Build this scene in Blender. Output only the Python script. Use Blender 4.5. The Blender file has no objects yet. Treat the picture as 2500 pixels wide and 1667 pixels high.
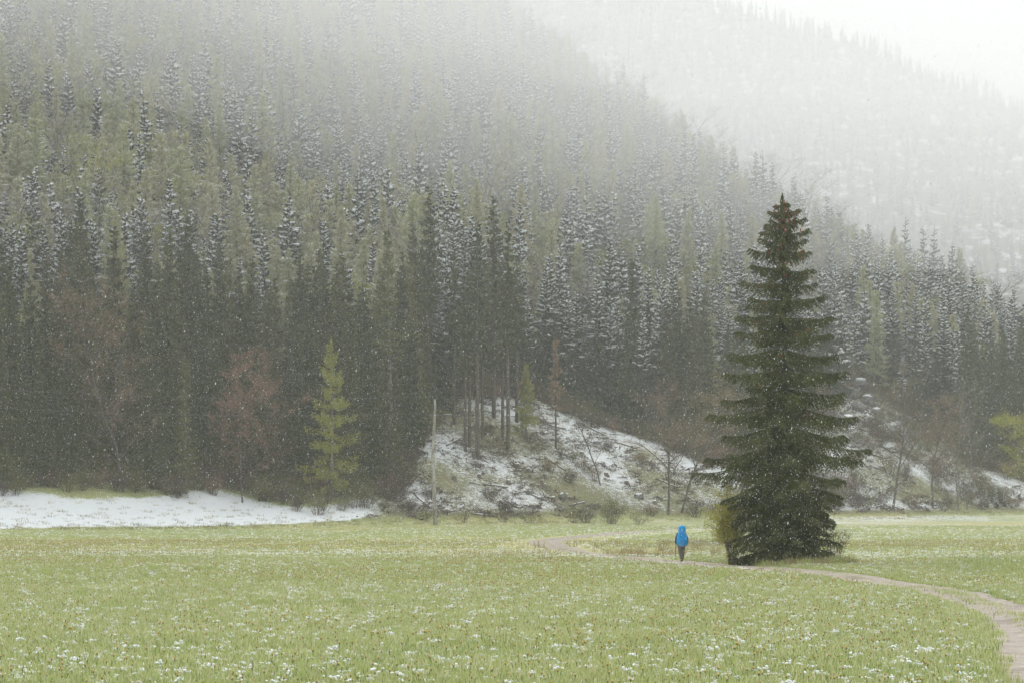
import bpy, math, random
import numpy as np
from mathutils import Vector, Matrix, Euler

random.seed(7)
rng = np.random.default_rng(7)
R = math.radians
PI = math.pi
sc = bpy.context.scene
C = sc.collection

# ------------------------------------------------------------------ camera, world, sun, exposure
CAM_H = 3.2
FPX = 70.0 / 36.0 * 2500.0            # focal length in photo pixels
HOR = 1216.0                          # photo row of the horizon
cd = bpy.data.cameras.new('camera')
cam = bpy.data.objects.new('camera', cd)
C.objects.link(cam)
cam.location = (0, 0, CAM_H)
cam.rotation_euler = (R(90), 0, 0)
cd.sensor_width = 36.0
cd.lens = 70.0
cd.shift_y = (HOR - 833.5) / 2500.0
cd.clip_start = 0.1
cd.clip_end = 6000
sc.camera = cam

w = bpy.data.worlds.new('World')
sc.world = w
w.use_nodes = True
nt = w.node_tree
nt.nodes.clear()
wo = nt.nodes.new('ShaderNodeOutputWorld')
bg = nt.nodes.new('ShaderNodeBackground')
sky = nt.nodes.new('ShaderNodeTexSky')
sky.sky_type = 'NISHITA'
sky.sun_disc = False
SUN_EL, SUN_AZ = 48.0, -38.0           # azimuth measured from +Y towards +X
sky.sun_elevation = R(SUN_EL)
sky.sun_rotation = R(SUN_AZ)
sky.air_density = 1.0
sky.dust_density = 6.0
# an overcast sky: the clear-sky dome washed out to an even pale grey by the cloud deck
mixw = nt.nodes.new('ShaderNodeMix')
mixw.data_type = 'RGBA'
mixw.inputs['Factor'].default_value = 0.95
# luminance of a standard overcast sky: brightest overhead, a third of that at the horizon
wtc = nt.nodes.new('ShaderNodeTexCoord'); wsp = nt.nodes.new('ShaderNodeSeparateXYZ'); wmr = nt.nodes.new('ShaderNodeMapRange'); wmc = nt.nodes.new('ShaderNodeMix')
nt.links.new(wtc.outputs['Generated'], wsp.inputs[0]); nt.links.new(wsp.outputs['Z'], wmr.inputs['Value'])
wmc.data_type = 'RGBA'
wmc.inputs['A'].default_value = (4.1, 4.27, 4.42, 1); wmc.inputs['B'].default_value = (12.3, 12.8, 13.25, 1)
nt.links.new(wmr.outputs['Result'], wmc.inputs['Factor']); nt.links.new(wmc.outputs['Result'], mixw.inputs['B'])
nt.links.new(sky.outputs['Color'], mixw.inputs['A'])
nt.links.new(mixw.outputs['Result'], bg.inputs['Color'])
bg.inputs['Strength'].default_value = 0.1
nt.links.new(bg.outputs['Background'], wo.inputs['Surface'])

sl = bpy.data.lights.new('sun', 'SUN')
sl.energy = 0.85
sl.angle = R(40)
sl.color = (1.0, 0.97, 0.93)
sun = bpy.data.objects.new('sun', sl)
C.objects.link(sun)
_sd = Vector((math.sin(R(SUN_AZ)) * math.cos(R(SUN_EL)), math.cos(R(SUN_AZ)) * math.cos(R(SUN_EL)), math.sin(R(SUN_EL))))
sun.rotation_euler = _sd.to_track_quat('Z', 'Y').to_euler()

sc.view_settings.view_transform = 'Standard'
sc.view_settings.look = 'None'
sc.view_settings.exposure = 0.76
sc.view_settings.gamma = 1.0
sc.view_settings.use_curve_mapping = False
sc.cycles.max_bounces = 8
sc.cycles.diffuse_bounces = 3
sc.cycles.glossy_bounces = 2
sc.cycles.volume_bounces = 5
sc.cycles.transmission_bounces = 2
sc.cycles.use_denoising = True


# ------------------------------------------------------------------ helpers
def link(o, parent=None):
    C.objects.link(o)
    if parent is not None:
        o.parent = parent
    return o


def tag(o, label=None, cat=None, group=None, kind=None):
    if label: o['label'] = label
    if cat: o['category'] = cat
    if group: o['group'] = group
    if kind: o['kind'] = kind
    return o


def empty(name, loc=(0, 0, 0), rz=0.0, s=1.0):
    o = bpy.data.objects.new(name, None)
    o.empty_display_size = 0.3
    link(o)
    o.location = loc
    o.rotation_euler = (0, 0, rz)
    o.scale = (s, s, s)
    return o


class MB:
    """collects triangles"""
    def __init__(self):
        self.v = []; self.f = []; self.n = 0

    def add(self, v, f):
        v = np.asarray(v, dtype=np.float32).reshape(-1, 3)
        f = np.asarray(f, dtype=np.int32).reshape(-1, 3)
        self.v.append(v); self.f.append(f + self.n); self.n += len(v)

    def tris(self, t):
        t = np.asarray(t, dtype=np.float32).reshape(-1, 3)
        self.add(t, np.arange(len(t)).reshape(-1, 3))

    def quads(self, q):
        q = np.asarray(q, dtype=np.float32).reshape(-1, 4, 3)
        k = np.arange(len(q))[:, None] * 4
        f = np.concatenate([k + np.array([[0, 1, 2]]), k + np.array([[0, 2, 3]])], axis=1).reshape(-1, 3)
        self.add(q.reshape(-1, 3), f)

    def tube(self, pts, rad, sides=6, cap=True, squash=1.0):
        pts = np.asarray(pts, dtype=np.float64).reshape(-1, 3)
        rad = np.broadcast_to(np.asarray(rad, dtype=np.float64), (len(pts),))
        d = np.gradient(pts, axis=0)
        d /= (np.linalg.norm(d, axis=1, keepdims=True) + 1e-9)
        ref = np.where(np.abs(d[:, 2:3]) > 0.95, np.array([[1.0, 0, 0]]), np.array([[0, 0, 1.0]]))
        a = np.cross(d, ref); a /= (np.linalg.norm(a, axis=1, keepdims=True) + 1e-9)
        b = np.cross(a, d)
        th = np.arange(sides) * 2 * PI / sides
        ring = (pts[:, None, :] + rad[:, None, None] * (np.cos(th)[None, :, None] * a[:, None, :] + squash * np.sin(th)[None, :, None] * b[:, None, :]))
        n = len(pts)
        f = []
        for i in range(n - 1):
            for j in range(sides):
                p, q = i * sides + j, i * sides + (j + 1) % sides
                f += [(p, q, q + sides), (p, q + sides, p + sides)]
        v = ring.reshape(-1, 3)
        if cap:
            c0, c1 = len(v), len(v) + 1
            v = np.vstack([v, pts[0], pts[-1]])
            for j in range(sides):
                f.append((c0, (j + 1) % sides, j))
                f.append((c1, (n - 1) * sides + j, (n - 1) * sides + (j + 1) % sides))
        self.add(v, f)

    def mesh(self, name, smooth=False):
        me = bpy.data.meshes.new(name)
        if not self.v:
            return me
        v = np.concatenate(self.v); f = np.concatenate(self.f)
        me.vertices.add(len(v)); me.vertices.foreach_set('co', v.ravel())
        me.loops.add(len(f) * 3); me.loops.foreach_set('vertex_index', f.ravel())
        me.polygons.add(len(f))
        me.polygons.foreach_set('loop_start', np.arange(len(f), dtype=np.int32) * 3)
        me.polygons.foreach_set('loop_total', np.full(len(f), 3, dtype=np.int32))
        me.polygons.foreach_set('use_smooth', np.full(len(f), smooth, dtype=bool))
        me.update(calc_edges=True)
        return me

    def build(self, name, mat, parent=None, smooth=False):
        me = self.mesh(name, smooth)
        me.materials.append(mat)
        return link(bpy.data.objects.new(name, me), parent)


_tab = np.random.default_rng(3).random((64, 256, 256)).astype(np.float32)[:12]


def vnoise(x, y, scale, seed=0):
    """smooth value noise in 0..1"""
    x = np.asarray(x, dtype=np.float64) / scale; y = np.asarray(y, dtype=np.float64) / scale
    xi = np.floor(x).astype(int); yi = np.floor(y).astype(int)
    fx = x - xi; fy = y - yi
    fx = fx * fx * (3 - 2 * fx); fy = fy * fy * (3 - 2 * fy)
    t = _tab[seed % 12]
    g = lambda a, b: t[a % 256, b % 256]
    return (g(xi, yi) * (1 - fx) + g(xi + 1, yi) * fx) * (1 - fy) + (g(xi, yi + 1) * (1 - fx) + g(xi + 1, yi + 1) * fx) * fy


def fbm(x, y, scale, seed=0, octs=3):
    s = 0; a = 1; tot = 0
    for k in range(octs):
        s = s + a * vnoise(x + 17.3 * k, y - 9.1 * k, scale / 2 ** k, seed + k); tot += a; a *= 0.5
    return s / tot


def sstep(a, b, x):
    t = np.clip((np.asarray(x, dtype=np.float64) - a) / (b - a), 0, 1)
    return t * t * (3 - 2 * t)


def splus(t, k):
    t = np.asarray(t, dtype=np.float64)
    return k * np.logaddexp(0, t / k)


# ------------------------------------------------------------------ materials
def mat(name):
    m = bpy.data.materials.new(name)
    m.use_nodes = True
    n = m.node_tree.nodes
    b = n['Principled BSDF']
    b.inputs['Roughness'].default_value = 0.85
    b.inputs['Specular IOR Level'].default_value = 0.25
    return m, m.node_tree, b


def node(nt, typ, **kw):
    n = nt.nodes.new(typ)
    for k, v in kw.items():
        setattr(n, k, v)
    return n


def mix(nt, fac, a, b):
    """colour mix; each argument a socket or a value"""
    m = nt.nodes.new('ShaderNodeMix'); m.data_type = 'RGBA'
    for key, v in (('Factor', fac), ('A', a), ('B', b)):
        s = m.inputs[key]
        if hasattr(v, 'is_output'): nt.links.new(v, s)
        elif key == 'Factor': s.default_value = v
        else: s.default_value = (*v, 1)
    return m.outputs['Result']


def math_(nt, op, a, b=None, clamp=False):
    m = nt.nodes.new('ShaderNodeMath'); m.operation = op; m.use_clamp = clamp
    for i, v in enumerate((a, b)):
        if v is None: continue
        if hasattr(v, 'is_output'): nt.links.new(v, m.inputs[i])
        else: m.inputs[i].default_value = v
    return m.outputs[0]


def noise(nt, scale, detail=3, rough=0.55, vec=None):
    n = nt.nodes.new('ShaderNodeTexNoise')
    n.inputs['Scale'].default_value = scale; n.inputs['Detail'].default_value = detail; n.inputs['Roughness'].default_value = rough
    if vec is not None: nt.links.new(vec, n.inputs['Vector'])
    return n.outputs['Fac']


def ramp(nt, fac, a, b):
    m = nt.nodes.new('ShaderNodeMapRange'); m.clamp = True
    m.inputs['From Min'].default_value = a; m.inputs['From Max'].default_value = b
    nt.links.new(fac, m.inputs['Value'])
    return m.outputs['Result']


def foliage(name, c1, c2, c3=None, world_scale=0.6, rough=0.8, trans=0.0):
    m, t, b = mat(name)
    geo = node(t, 'ShaderNodeNewGeometry'); oi = node(t, 'ShaderNodeObjectInfo')
    f = noise(t, world_scale, 3, 0.6, geo.outputs['Position'])
    col = mix(t, ramp(t, f, 0.3, 0.7), c1, c2)
    if c3 is not None:
        col = mix(t, math_(t, 'MULTIPLY', oi.outputs['Random'], 0.8), col, c3)
    t.links.new(col, b.inputs['Base Color'])
    b.inputs['Roughness'].default_value = rough
    b.inputs['Specular IOR Level'].default_value = 0.15
    if trans > 0:
        tr = node(t, 'ShaderNodeBsdfTranslucent'); ms = node(t, 'ShaderNodeMixShader')
        ms.inputs[0].default_value = trans
        t.links.new(col, tr.inputs['Color'])
        t.links.new(b.outputs[0], ms.inputs[1]); t.links.new(tr.outputs[0], ms.inputs[2])
        t.links.new(ms.outputs[0], t.nodes['Material Output'].inputs['Surface'])
    return m


def bark(name, c1, c2, scale=3.0):
    m, t, b = mat(name)
    tc = node(t, 'ShaderNodeTexCoord'); mp = node(t, 'ShaderNodeMapping')
    mp.inputs['Scale'].default_value = (4, 4, 1)
    t.links.new(tc.outputs['Object'], mp.inputs['Vector'])
    f = noise(t, scale, 4, 0.65, mp.outputs['Vector'])
    t.links.new(mix(t, ramp(t, f, 0.35, 0.65), c1, c2), b.inputs['Base Color'])
    b.inputs['Roughness'].default_value = 0.95
    return m


def plain(name, c, rough=0.8, var=0.15, scale=20.0):
    m, t, b = mat(name)
    tc = node(t, 'ShaderNodeTexCoord')
    f = noise(t, scale, 3, 0.6, tc.outputs['Object'])
    lo = tuple(x * (1 - var) for x in c); hi = tuple(min(1, x * (1 + var)) for x in c)
    t.links.new(mix(t, ramp(t, f, 0.3, 0.7), lo, hi), b.inputs['Base Color'])
    b.inputs['Roughness'].default_value = rough
    return m


M = {}
M['needle'] = foliage('spruce_needles', (0.026, 0.038, 0.026), (0.050, 0.064, 0.040), (0.045, 0.050, 0.036))
M['needle_front'] = foliage('front_spruce_needles', (0.030, 0.046, 0.018), (0.066, 0.084, 0.034), (0.100, 0.098, 0.042), 0.35)
M['needle_hero'] = foliage('solitary_spruce_needles', (0.045, 0.058, 0.018), (0.145, 0.155, 0.056), world_scale=1.3)
M['larch'] = foliage('larch_needles', (0.34, 0.38, 0.19), (0.46, 0.47, 0.25), (0.47, 0.42, 0.27), trans=0.4)
M['larch_olive'] = foliage('olive_larch_needles', (0.10, 0.118, 0.042), (0.155, 0.16, 0.06), (0.14, 0.13, 0.055), trans=0.2)
M['yellow_leaf'] = foliage('yellow_green_leaves', (0.26, 0.285, 0.055), (0.36, 0.355, 0.08), (0.29, 0.29, 0.06), trans=0.35)
M['willow_leaf'] = foliage('willow_leaves', (0.36, 0.35, 0.07), (0.44, 0.41, 0.10), trans=0.4)
M['bush_leaf'] = foliage('bush_leaves', (0.13, 0.16, 0.045), (0.20, 0.21, 0.07), (0.17, 0.15, 0.07), trans=0.2)
M['red_bud'] = foliage('red_buds', (0.20, 0.11, 0.080), (0.27, 0.16, 0.115), (0.22, 0.16, 0.10))
M['grey_twig'] = foliage('frosted_twigs', (0.30, 0.28, 0.28), (0.42, 0.40, 0.41), (0.26, 0.23, 0.22))
M['ochre_bud'] = foliage('ochre_buds', (0.22, 0.16, 0.07), (0.29, 0.22, 0.09), (0.2, 0.16, 0.09))
M['bark'] = bark('spruce_bark', (0.055, 0.045, 0.038), (0.12, 0.105, 0.092))
M['bark_grey'] = bark('grey_bark', (0.10, 0.095, 0.085), (0.22, 0.21, 0.195))
M['pole_wood'] = bark('pole_wood', (0.11, 0.10, 0.08), (0.42, 0.41, 0.39), 0.9)
M['dead_wood'] = bark('dead_wood', (0.08, 0.062, 0.05), (0.18, 0.15, 0.13), 4)
M['cut_wood'] = plain('cut_wood', (0.42, 0.22, 0.10))
M['brush'] = foliage('brush_twigs', (0.060, 0.045, 0.038), (0.12, 0.09, 0.075), (0.09, 0.06, 0.05))
M['snow'] = plain('snow', (0.77, 0.79, 0.80), 0.7, 0.04, 3)
M['flake'] = plain('snow_flake', (0.70, 0.71, 0.72), 0.8, 0.02, 3)
M['cone'] = plain('spruce_cone', (0.30, 0.085, 0.040), 0.7, 0.3, 6)
M['grass'] = foliage('meadow_grass', (0.34, 0.42, 0.15), (0.49, 0.51, 0.20), (0.42, 0.51, 0.18), world_scale=0.22, trans=0.42)
M['dry_grass'] = foliage('dry_grass', (0.30, 0.24, 0.13), (0.42, 0.34, 0.20), (0.3, 0.26, 0.12), trans=0.2)
M['stalk'] = plain('flower_stalk', (0.24, 0.26, 0.10))
M['dandelion'] = plain('dandelion_head', (0.56, 0.41, 0.14), 0.8, 0.3, 30)
M['dandelion_bract'] = plain('dandelion_bract', (0.19, 0.17, 0.075))


# ------------------------------------------------------------------ the ground: meadow, hill foot, hillside with its spur
CREST = np.array([(-330, 1100), (-60, 720), (8, 540), (52, 440), (106, 410), (240, 360), (500, 280)], dtype=float)


def behind_crest(x, y):
    best = np.full(np.shape(x), 1e9); sgn = np.zeros(np.shape(x))
    for (ax, ay), (bx, by) in zip(CREST[:-1], CREST[1:]):
        dx, dy = bx - ax, by - ay
        L2 = dx * dx + dy * dy
        u = np.clip(((x - ax) * dx + (y - ay) * dy) / L2, 0, 1)
        px, py = ax + u * dx, ay + u * dy
        d = np.hypot(x - px, y - py)
        cr = dx * (y - ay) - dy * (x - ax)
        upd = d < best
        best = np.where(upd, d, best); sgn = np.where(upd, np.sign(cr), sgn)
    return best * sgn


def foot_t(x, y):
    return ((y - 232.0) - 0.95 * x) / 1.379


TRACK_PX = [(2640, 1700), (2560, 1580), (2490, 1503), (2300, 1443), (2150, 1419), (2020, 1405), (1900, 1393), (1780, 1382), (1663, 1372), (1560, 1362), (1470, 1351),
            (1395, 1341), (1345, 1332), (1328, 1323), (1362, 1315), (1430, 1308), (1520, 1300), (1600, 1295), (1700, 1291), (1850, 1288)]


def catmull(P, n=14):
    P = np.asarray(P, float)
    Q = np.vstack([2 * P[0] - P[1], P, 2 * P[-1] - P[-2]])
    out = []
    for i in range(1, len(Q) - 2):
        for k in range(n):
            t = k / n
            a, b, c, d = Q[i - 1], Q[i], Q[i + 1], Q[i + 2]
            out.append(0.5 * (2 * b + (c - a) * t + (2 * a - 5 * b + 4 * c - d) * t * t + (3 * b - a - 3 * c + d) * t ** 3))
    out.append(P[-1])
    return np.array(out)


def flat(px, py):
    d = CAM_H * FPX / (py - HOR)
    return ((px - 1250) * d / FPX, d)


TRACK = catmull([flat(*p) for p in TRACK_PX])


def track_dist(x, y):
    x = np.asarray(x, float); y = np.asarray(y, float)
    best = np.full(x.shape, 1e9)
    for (ax, ay), (bx, by) in zip(TRACK[:-1:2], np.vstack([TRACK[2::2], TRACK[-1:]])):
        dx, dy = bx - ax, by - ay
        L2 = dx * dx + dy * dy + 1e-9
        u = np.clip(((x - ax) * dx + (y - ay) * dy) / L2, 0, 1)
        best = np.minimum(best, np.hypot(x - ax - u * dx, y - ay - u * dy))
    return best


def height_raw(x, y):
    x = np.asarray(x, float); y = np.asarray(y, float)
    t = foot_t(x, y) + 5.0 * (fbm(x, y, 45, 1, 2) - 0.5)
    zl = 0.20 * splus(t, 2.5) + 0.40 * splus(t - 24, 6)
    zc = 0.55 * splus(t, 3)
    k = sstep(-30, -8, x)
    z = zl * (1 - k) + zc * k
    r = behind_crest(x, y)
    z = z - 1.2 * splus(r - 6, 8)
    hill = sstep(6, 40, t)
    z = z + hill * (7.0 * (fbm(x, y, 60, 2, 2) - 0.5) + 2.0 * (vnoise(x, y, 14, 5) - 0.5))
    z = z + sstep(0, 10, t) * (1 - hill) * 1.3 * (fbm(x, y, 7, 6, 3) - 0.5)
    # wavy top of the bank at the foot of the hill
    z = z + (1 - k) * sstep(4, 14, t) * (1 - sstep(18, 30, t)) * 1.5 * (vnoise(x, y * 0.3, 9, 8) - 0.5)
    # gully behind the knoll
    z = z - 5.0 * np.exp(-((y - 293) / 9.0) ** 2) * sstep(-2, 8, x) * (1 - sstep(34, 44, x))
    z = np.maximum(z, -3)
    mead = 1 - sstep(-8, 4, t)
    z = z + mead * (0.34 * (fbm(x, y, 22, 9, 2) - 0.5) + 0.10 * (vnoise(x, y, 3.5, 4) - 0.5))
    # hummocky rough ground inside the bend of the track, and a low earth mound
    z = z + 0.55 * np.exp(-(((x - 12.6) / 2.6) ** 2 + ((y - 130) / 6) ** 2)) * (0.7 + 0.6 * vnoise(x, y, 1.2, 3))
    z = z - 0.45 * np.exp(-(((x - 8.2) / 3.4) ** 2 + ((y - 124) / 9) ** 2))
    z = z + 0.45 * sstep(18, 21, x) * (1 - sstep(40, 60, x)) * np.exp(-((y - 86 - 0.1 * x) / 6.0) ** 2)
    td = track_dist(x, y)
    z = z - 0.05 * (1 - sstep(1.0, 1.9, td))
    return z


def spaced(lo, hi, fine_lo, fine_hi, fine, grow=1.12):
    a = list(np.arange(fine_lo, fine_hi + 1e-6, fine))
    s = fine; q = fine_hi
    while q < hi:
        s *= grow; q += s; a.append(q)
    s = fine; q = fine_lo
    while q > lo:
        s *= grow; q -= s; a.insert(0, q)
    return np.array(a)


GX = np.unique(np.concatenate([spaced(-2500, 2500, -62, 92, 0.7, 1.07)]))
GY = np.unique(np.concatenate([spaced(-300, 340, 30, 330, 0.7, 1.07), spaced(341, 3000, 341, 620, 3.0, 1.1)]))
XX, YY = np.meshgrid(GX, GY)
ZZ = height_raw(XX, YY)


def ground_z(x, y):
    x = np.asarray(x, float); y = np.asarray(y, float)
    i = np.clip(np.searchsorted(GX, x) - 1, 0, len(GX) - 2); j = np.clip(np.searchsorted(GY, y) - 1, 0, len(GY) - 2)
    fx = (x - GX[i]) / (GX[i + 1] - GX[i]); fy = (y - GY[j]) / (GY[j + 1] - GY[j])
    return (ZZ[j, i] * (1 - fx) + ZZ[j, i + 1] * fx) * (1 - fy) + (ZZ[j + 1, i] * (1 - fx) + ZZ[j + 1, i + 1] * fx) * fy


def hit(px, py, y0=60.0, y1=700.0):
    """the ground point that a photo pixel looks at"""
    ys = np.arange(y0, y1, 0.25)
    xs = (px - 1250) / FPX * ys
    zs = CAM_H + (HOR - py) / FPX * ys
    g = ground_z(xs, ys)
    k = np.nonzero(g >= zs)[0]
    k = k[0] if len(k) else len(ys) - 1
    return float(xs[k]), float(ys[k]), float(g[k])


def at_x(px, d):
    x = (px - 1250) / FPX * d
    return x, d, float(ground_z(x, d))


# forest edge, in metres up from the foot line, along x
def forest_edge(x):
    return np.interp(x, [-120, -49, -30, -20, -15, -8, 3, 17, 28, 38, 44, 50, 62, 68, 74, 85, 130],
                     [18.5, 18.5, 17, 9.5, 9, 29, 34, 24, 16, 16, 24, 36, 46, 36, 15, 10, 10])


nx, ny = len(GX), len(GY)
gm = bpy.data.meshes.new('ground')
V = np.stack([XX, YY, ZZ], axis=-1).reshape(-1, 3).astype(np.float32)
ii, jj = np.meshgrid(np.arange(nx - 1), np.arange(ny - 1))
a0 = (jj * nx + ii).ravel()
F = np.stack([a0, a0 + 1, a0 + 1 + nx, a0 + nx], axis=1).astype(np.int32)
gm.vertices.add(len(V)); gm.vertices.foreach_set('co', V.ravel())
gm.loops.add(len(F) * 4); gm.loops.foreach_set('vertex_index', F.ravel())
gm.polygons.add(len(F)); gm.polygons.foreach_set('loop_start', np.arange(len(F), dtype=np.int32) * 4); gm.polygons.foreach_set('loop_total', np.full(len(F), 4, dtype=np.int32))
gm.polygons.foreach_set('use_smooth', np.full(len(F), True, dtype=bool))
gm.update(calc_edges=True)

vx, vy, vz = V[:, 0].astype(float), V[:, 1].astype(float), V[:, 2].astype(float)
vt = foot_t(vx, vy) + 5.0 * (fbm(vx, vy, 45, 1, 2) - 0.5)
fe = forest_edge(vx) + 3 * (fbm(vx, vy, 12, 7, 2) - 0.5)
in_forest = sstep(-2, 3, vt - fe)
bank = (1 - sstep(-18, -8, vx)) * sstep(-1.5, 1.0, vt + 2.2 * (fbm(vx, vy, 3.0, 3, 3) - 0.5)) * (1 - sstep(-6, -1.5, vt - (20.5 - 8 * sstep(-34, -18, vx) + 7 * (vnoise(vx, vy * 0.2, 11, 2) - 0.5))))
knoll = sstep(-19, -13, vx) * sstep(-1, 2, vt) * (1 - in_forest)
meadow = 1 - sstep(-2.0, 0.5, vt)
snow = np.zeros(len(V))
snow = snow + meadow * (0.36 + 0.13 * (fbm(vx, vy, 9, 5, 2) - 0.5) + 0.06 * sstep(70, 30, vy) + 0.05 * sstep(8, 30, vx))
# strip of unmelted snow along the far edge of the meadow
snow = snow + meadow * 0.07 * sstep(-26, -4, vt) * sstep(24, 34, vx)
snow = np.maximum(snow, bank * 0.62)
snow = np.maximum(snow, knoll * (0.50 + 0.5 * (fbm(vx, vy, 10, 10, 3) - 0.5) - 0.10 * (1 - sstep(0, 4, vt)) + 0.03 * sstep(36, 46, vx)))
snow = np.maximum(snow, in_forest * 0.30)
brown = np.clip(in_forest + knoll * 0.72 + (1 - meadow) * (1 - bank) * (1 - knoll) * 0.35, 0, 1)
brown = np.maximum(brown, 0.9 * np.exp(-(((vx - 12.6) / 2.4) ** 2 + ((vy - 130) / 6) ** 2)))
brown = np.maximum(brown, 0.28 * np.exp(-(((vx - 8.2) / 3.4) ** 2 + ((vy - 124) / 8) ** 2)))
td = np.full(len(V), 99.0)
near = (vy < 230) & (vy > 20) & (np.abs(vx - 10) < 25)
td[near] = track_dist(vx[near], vy[near])
snow = snow * (0.45 + 0.55 * sstep(0.8, 2.2, td))
tan_ = sstep(0.35, 0.75, fbm(vx, vy, 26, 11, 2)) * meadow * sstep(60, 120, vy)
for nm, arr in (('snow', snow), ('brown', brown), ('tan', tan_)):
    a = gm.attributes.new(nm, 'FLOAT', 'POINT'); a.data.foreach_set('value', arr.astype(np.float32))

m, t, b = mat('ground_cover')
geo = node(t, 'ShaderNodeNewGeometry')
P = geo.outputs['Position']
A = {k: node(t, 'ShaderNodeAttribute', attribute_name=k).outputs['Fac'] for k in ('snow', 'brown', 'tan')}
g1 = mix(t, ramp(t, noise(t, 0.13, 4, 0.6, P), 0.35, 0.65), (0.25, 0.29, 0.11), (0.37, 0.37, 0.16))
g1 = mix(t, math_(t, 'MULTIPLY', A['tan'], 0.6), g1, (0.42, 0.37, 0.16))
g1 = mix(t, math_(t, 'MULTIPLY', ramp(t, noise(t, 5.0, 4, 0.7, P), 0.45, 0.75), 0.4), g1, (0.18, 0.19, 0.07))
b1 = mix(t, ramp(t, noise(t, 0.35, 5, 0.65, P), 0.35, 0.65), (0.060, 0.050, 0.036), (0.15, 0.125, 0.075))
b1 = mix(t, ramp(t, noise(t, 0.22, 4, 0.6, P), 0.5, 0.7), b1, (0.13, 0.14, 0.055))
col = mix(t, A['brown'], g1, b1)
# lying snow: breaks up finely where the cover is thin
n1 = noise(t, 1.5, 5, 0.72, P); n2 = noise(t, 6.0, 3, 0.7, P)
nn = math_(t, 'ADD', math_(t, 'MULTIPLY', n1, 0.55), math_(t, 'MULTIPLY', n2, 0.45))
cov = math_(t, 'SUBTRACT', A['snow'], nn)
cov = ramp(t, cov, -0.05, 0.05)
col = mix(t, cov, col, (0.62, 0.64, 0.65))
t.links.new(col, b.inputs['Base Color'])
b.inputs['Roughness'].default_value = 0.9
bp = node(t, 'ShaderNodeBump'); bp.inputs['Strength'].default_value = 0.6; bp.inputs['Distance'].default_value = 0.15
t.links.new(n2, bp.inputs['Height']); t.links.new(bp.outputs['Normal'], b.inputs['Normal'])
gm.materials.append(m)
ground = link(bpy.data.objects.new('ground', gm))
tag(ground, 'snow-dusted meadow running up into the wooded hillside', 'ground', kind='structure')

# the dirt track: a sheet with two ruts and a raised middle
tm, tt, tb = mat('track_dirt')
geo = node(tt, 'ShaderNodeNewGeometry'); P = geo.outputs['Position']
at_ = node(tt, 'ShaderNodeAttribute', attribute_name='middle').outputs['Fac']
dc = mix(tt, ramp(tt, noise(tt, 1.3, 5, 0.65, P), 0.35, 0.65), (0.275, 0.230, 0.190), (0.385, 0.335, 0.285))
dc = mix(tt, ramp(tt, noise(tt, 9.0, 3, 0.7, P), 0.5, 0.8), dc, (0.20, 0.165, 0.14))
gr = mix(tt, ramp(tt, noise(tt, 3.0, 3, 0.6, P), 0.3, 0.7), (0.20, 0.21, 0.08), (0.30, 0.28, 0.14))
dc = mix(tt, ramp(tt, noise(tt, 0.5, 4, 0.7, P), 0.52, 0.62), dc, (0.22, 0.185, 0.15))
thin = math_(tt, 'ADD', at_, math_(tt, 'MULTIPLY', math_(tt, 'SUBTRACT', noise(tt, 1.1, 4, 0.7, P), 0.5), 1.6))
dc = mix(tt, ramp(tt, thin, 0.45, 0.65), dc, gr)
tt.links.new(dc, tb.inputs['Base Color'])
tb.inputs['Roughness'].default_value = 0.8
bp = node(tt, 'ShaderNodeBump'); bp.inputs['Strength'].default_value = 0.5; bp.inputs['Distance'].default_value = 0.05
tt.links.new(noise(tt, 12, 3, 0.6, P), bp.inputs['Height']); tt.links.new(bp.outputs['Normal'], tb.inputs['Normal'])
TR = catmull(TRACK, 3)
tang = np.gradient(TR, axis=0); tang /= np.linalg.norm(tang, axis=1, keepdims=True)
nrm = np.stack([-tang[:, 1], tang[:, 0]], axis=1)
offs = np.array([-1.35, -1.1, -0.95, -0.6, -0.35, 0, 0.35, 0.6, 0.95, 1.1, 1.35])
prof = np.array([-0.05, 0.03, 0.025, 0.02, 0.05, 0.085, 0.05, 0.02, 0.025, 0.03, -0.05])
mid = np.array([0.9, 0.5, 0.1, 0, 0.15, 0.62, 0.15, 0, 0.1, 0.5, 0.9])
wob = 1 + 0.14 * (vnoise(TR[:, 0] * 3, TR[:, 1], 3.0, 2) - 0.5)
PX = TR[:, None, 0] + nrm[:, None, 0] * offs[None] * wob[:, None]
PY = TR[:, None, 1] + nrm[:, None, 1] * offs[None] * wob[:, None]
PZ = ground_z(PX, PY) + prof[None] + 0.03
k = len(offs)
tv = np.stack([PX, PY, PZ], axis=-1).reshape(-1, 3)
tf = []
for i in range(len(TR) - 1):
    for j in range(k - 1):
        p = i * k + j
        tf += [(p, p + 1, p + 1 + k), (p, p + 1 + k, p + k)]
mb = MB(); mb.add(tv, tf)
tme = mb.mesh('dirt_track', True)
a = tme.attributes.new('middle', 'FLOAT', 'POINT'); a.data.foreach_set('value', np.tile(mid, len(TR)).astype(np.float32))
tme.materials.append(tm)
tag(link(bpy.data.objects.new('dirt_track', tme)), 'bare dirt track with wheel ruts bending across the meadow', 'track', kind='structure')


# the far mountain across the side valley
def mountain_z(x, y):
    z = 0.50 * (y - 455) + 16 * (fbm(x, y, 120, 3, 3) - 0.5) * 2
    ridge = np.minimum(192 - 0.78 * (x - 145), 330) + 18 * (fbm(x, y, 90, 6, 3) - 0.5) - 0.35 * np.maximum(y - 960, 0)
    return -4.0 * np.log(np.exp(-np.clip(z, -60, 400) / 4.0) + np.exp(-np.clip(ridge, -60, 400) / 4.0))


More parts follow.
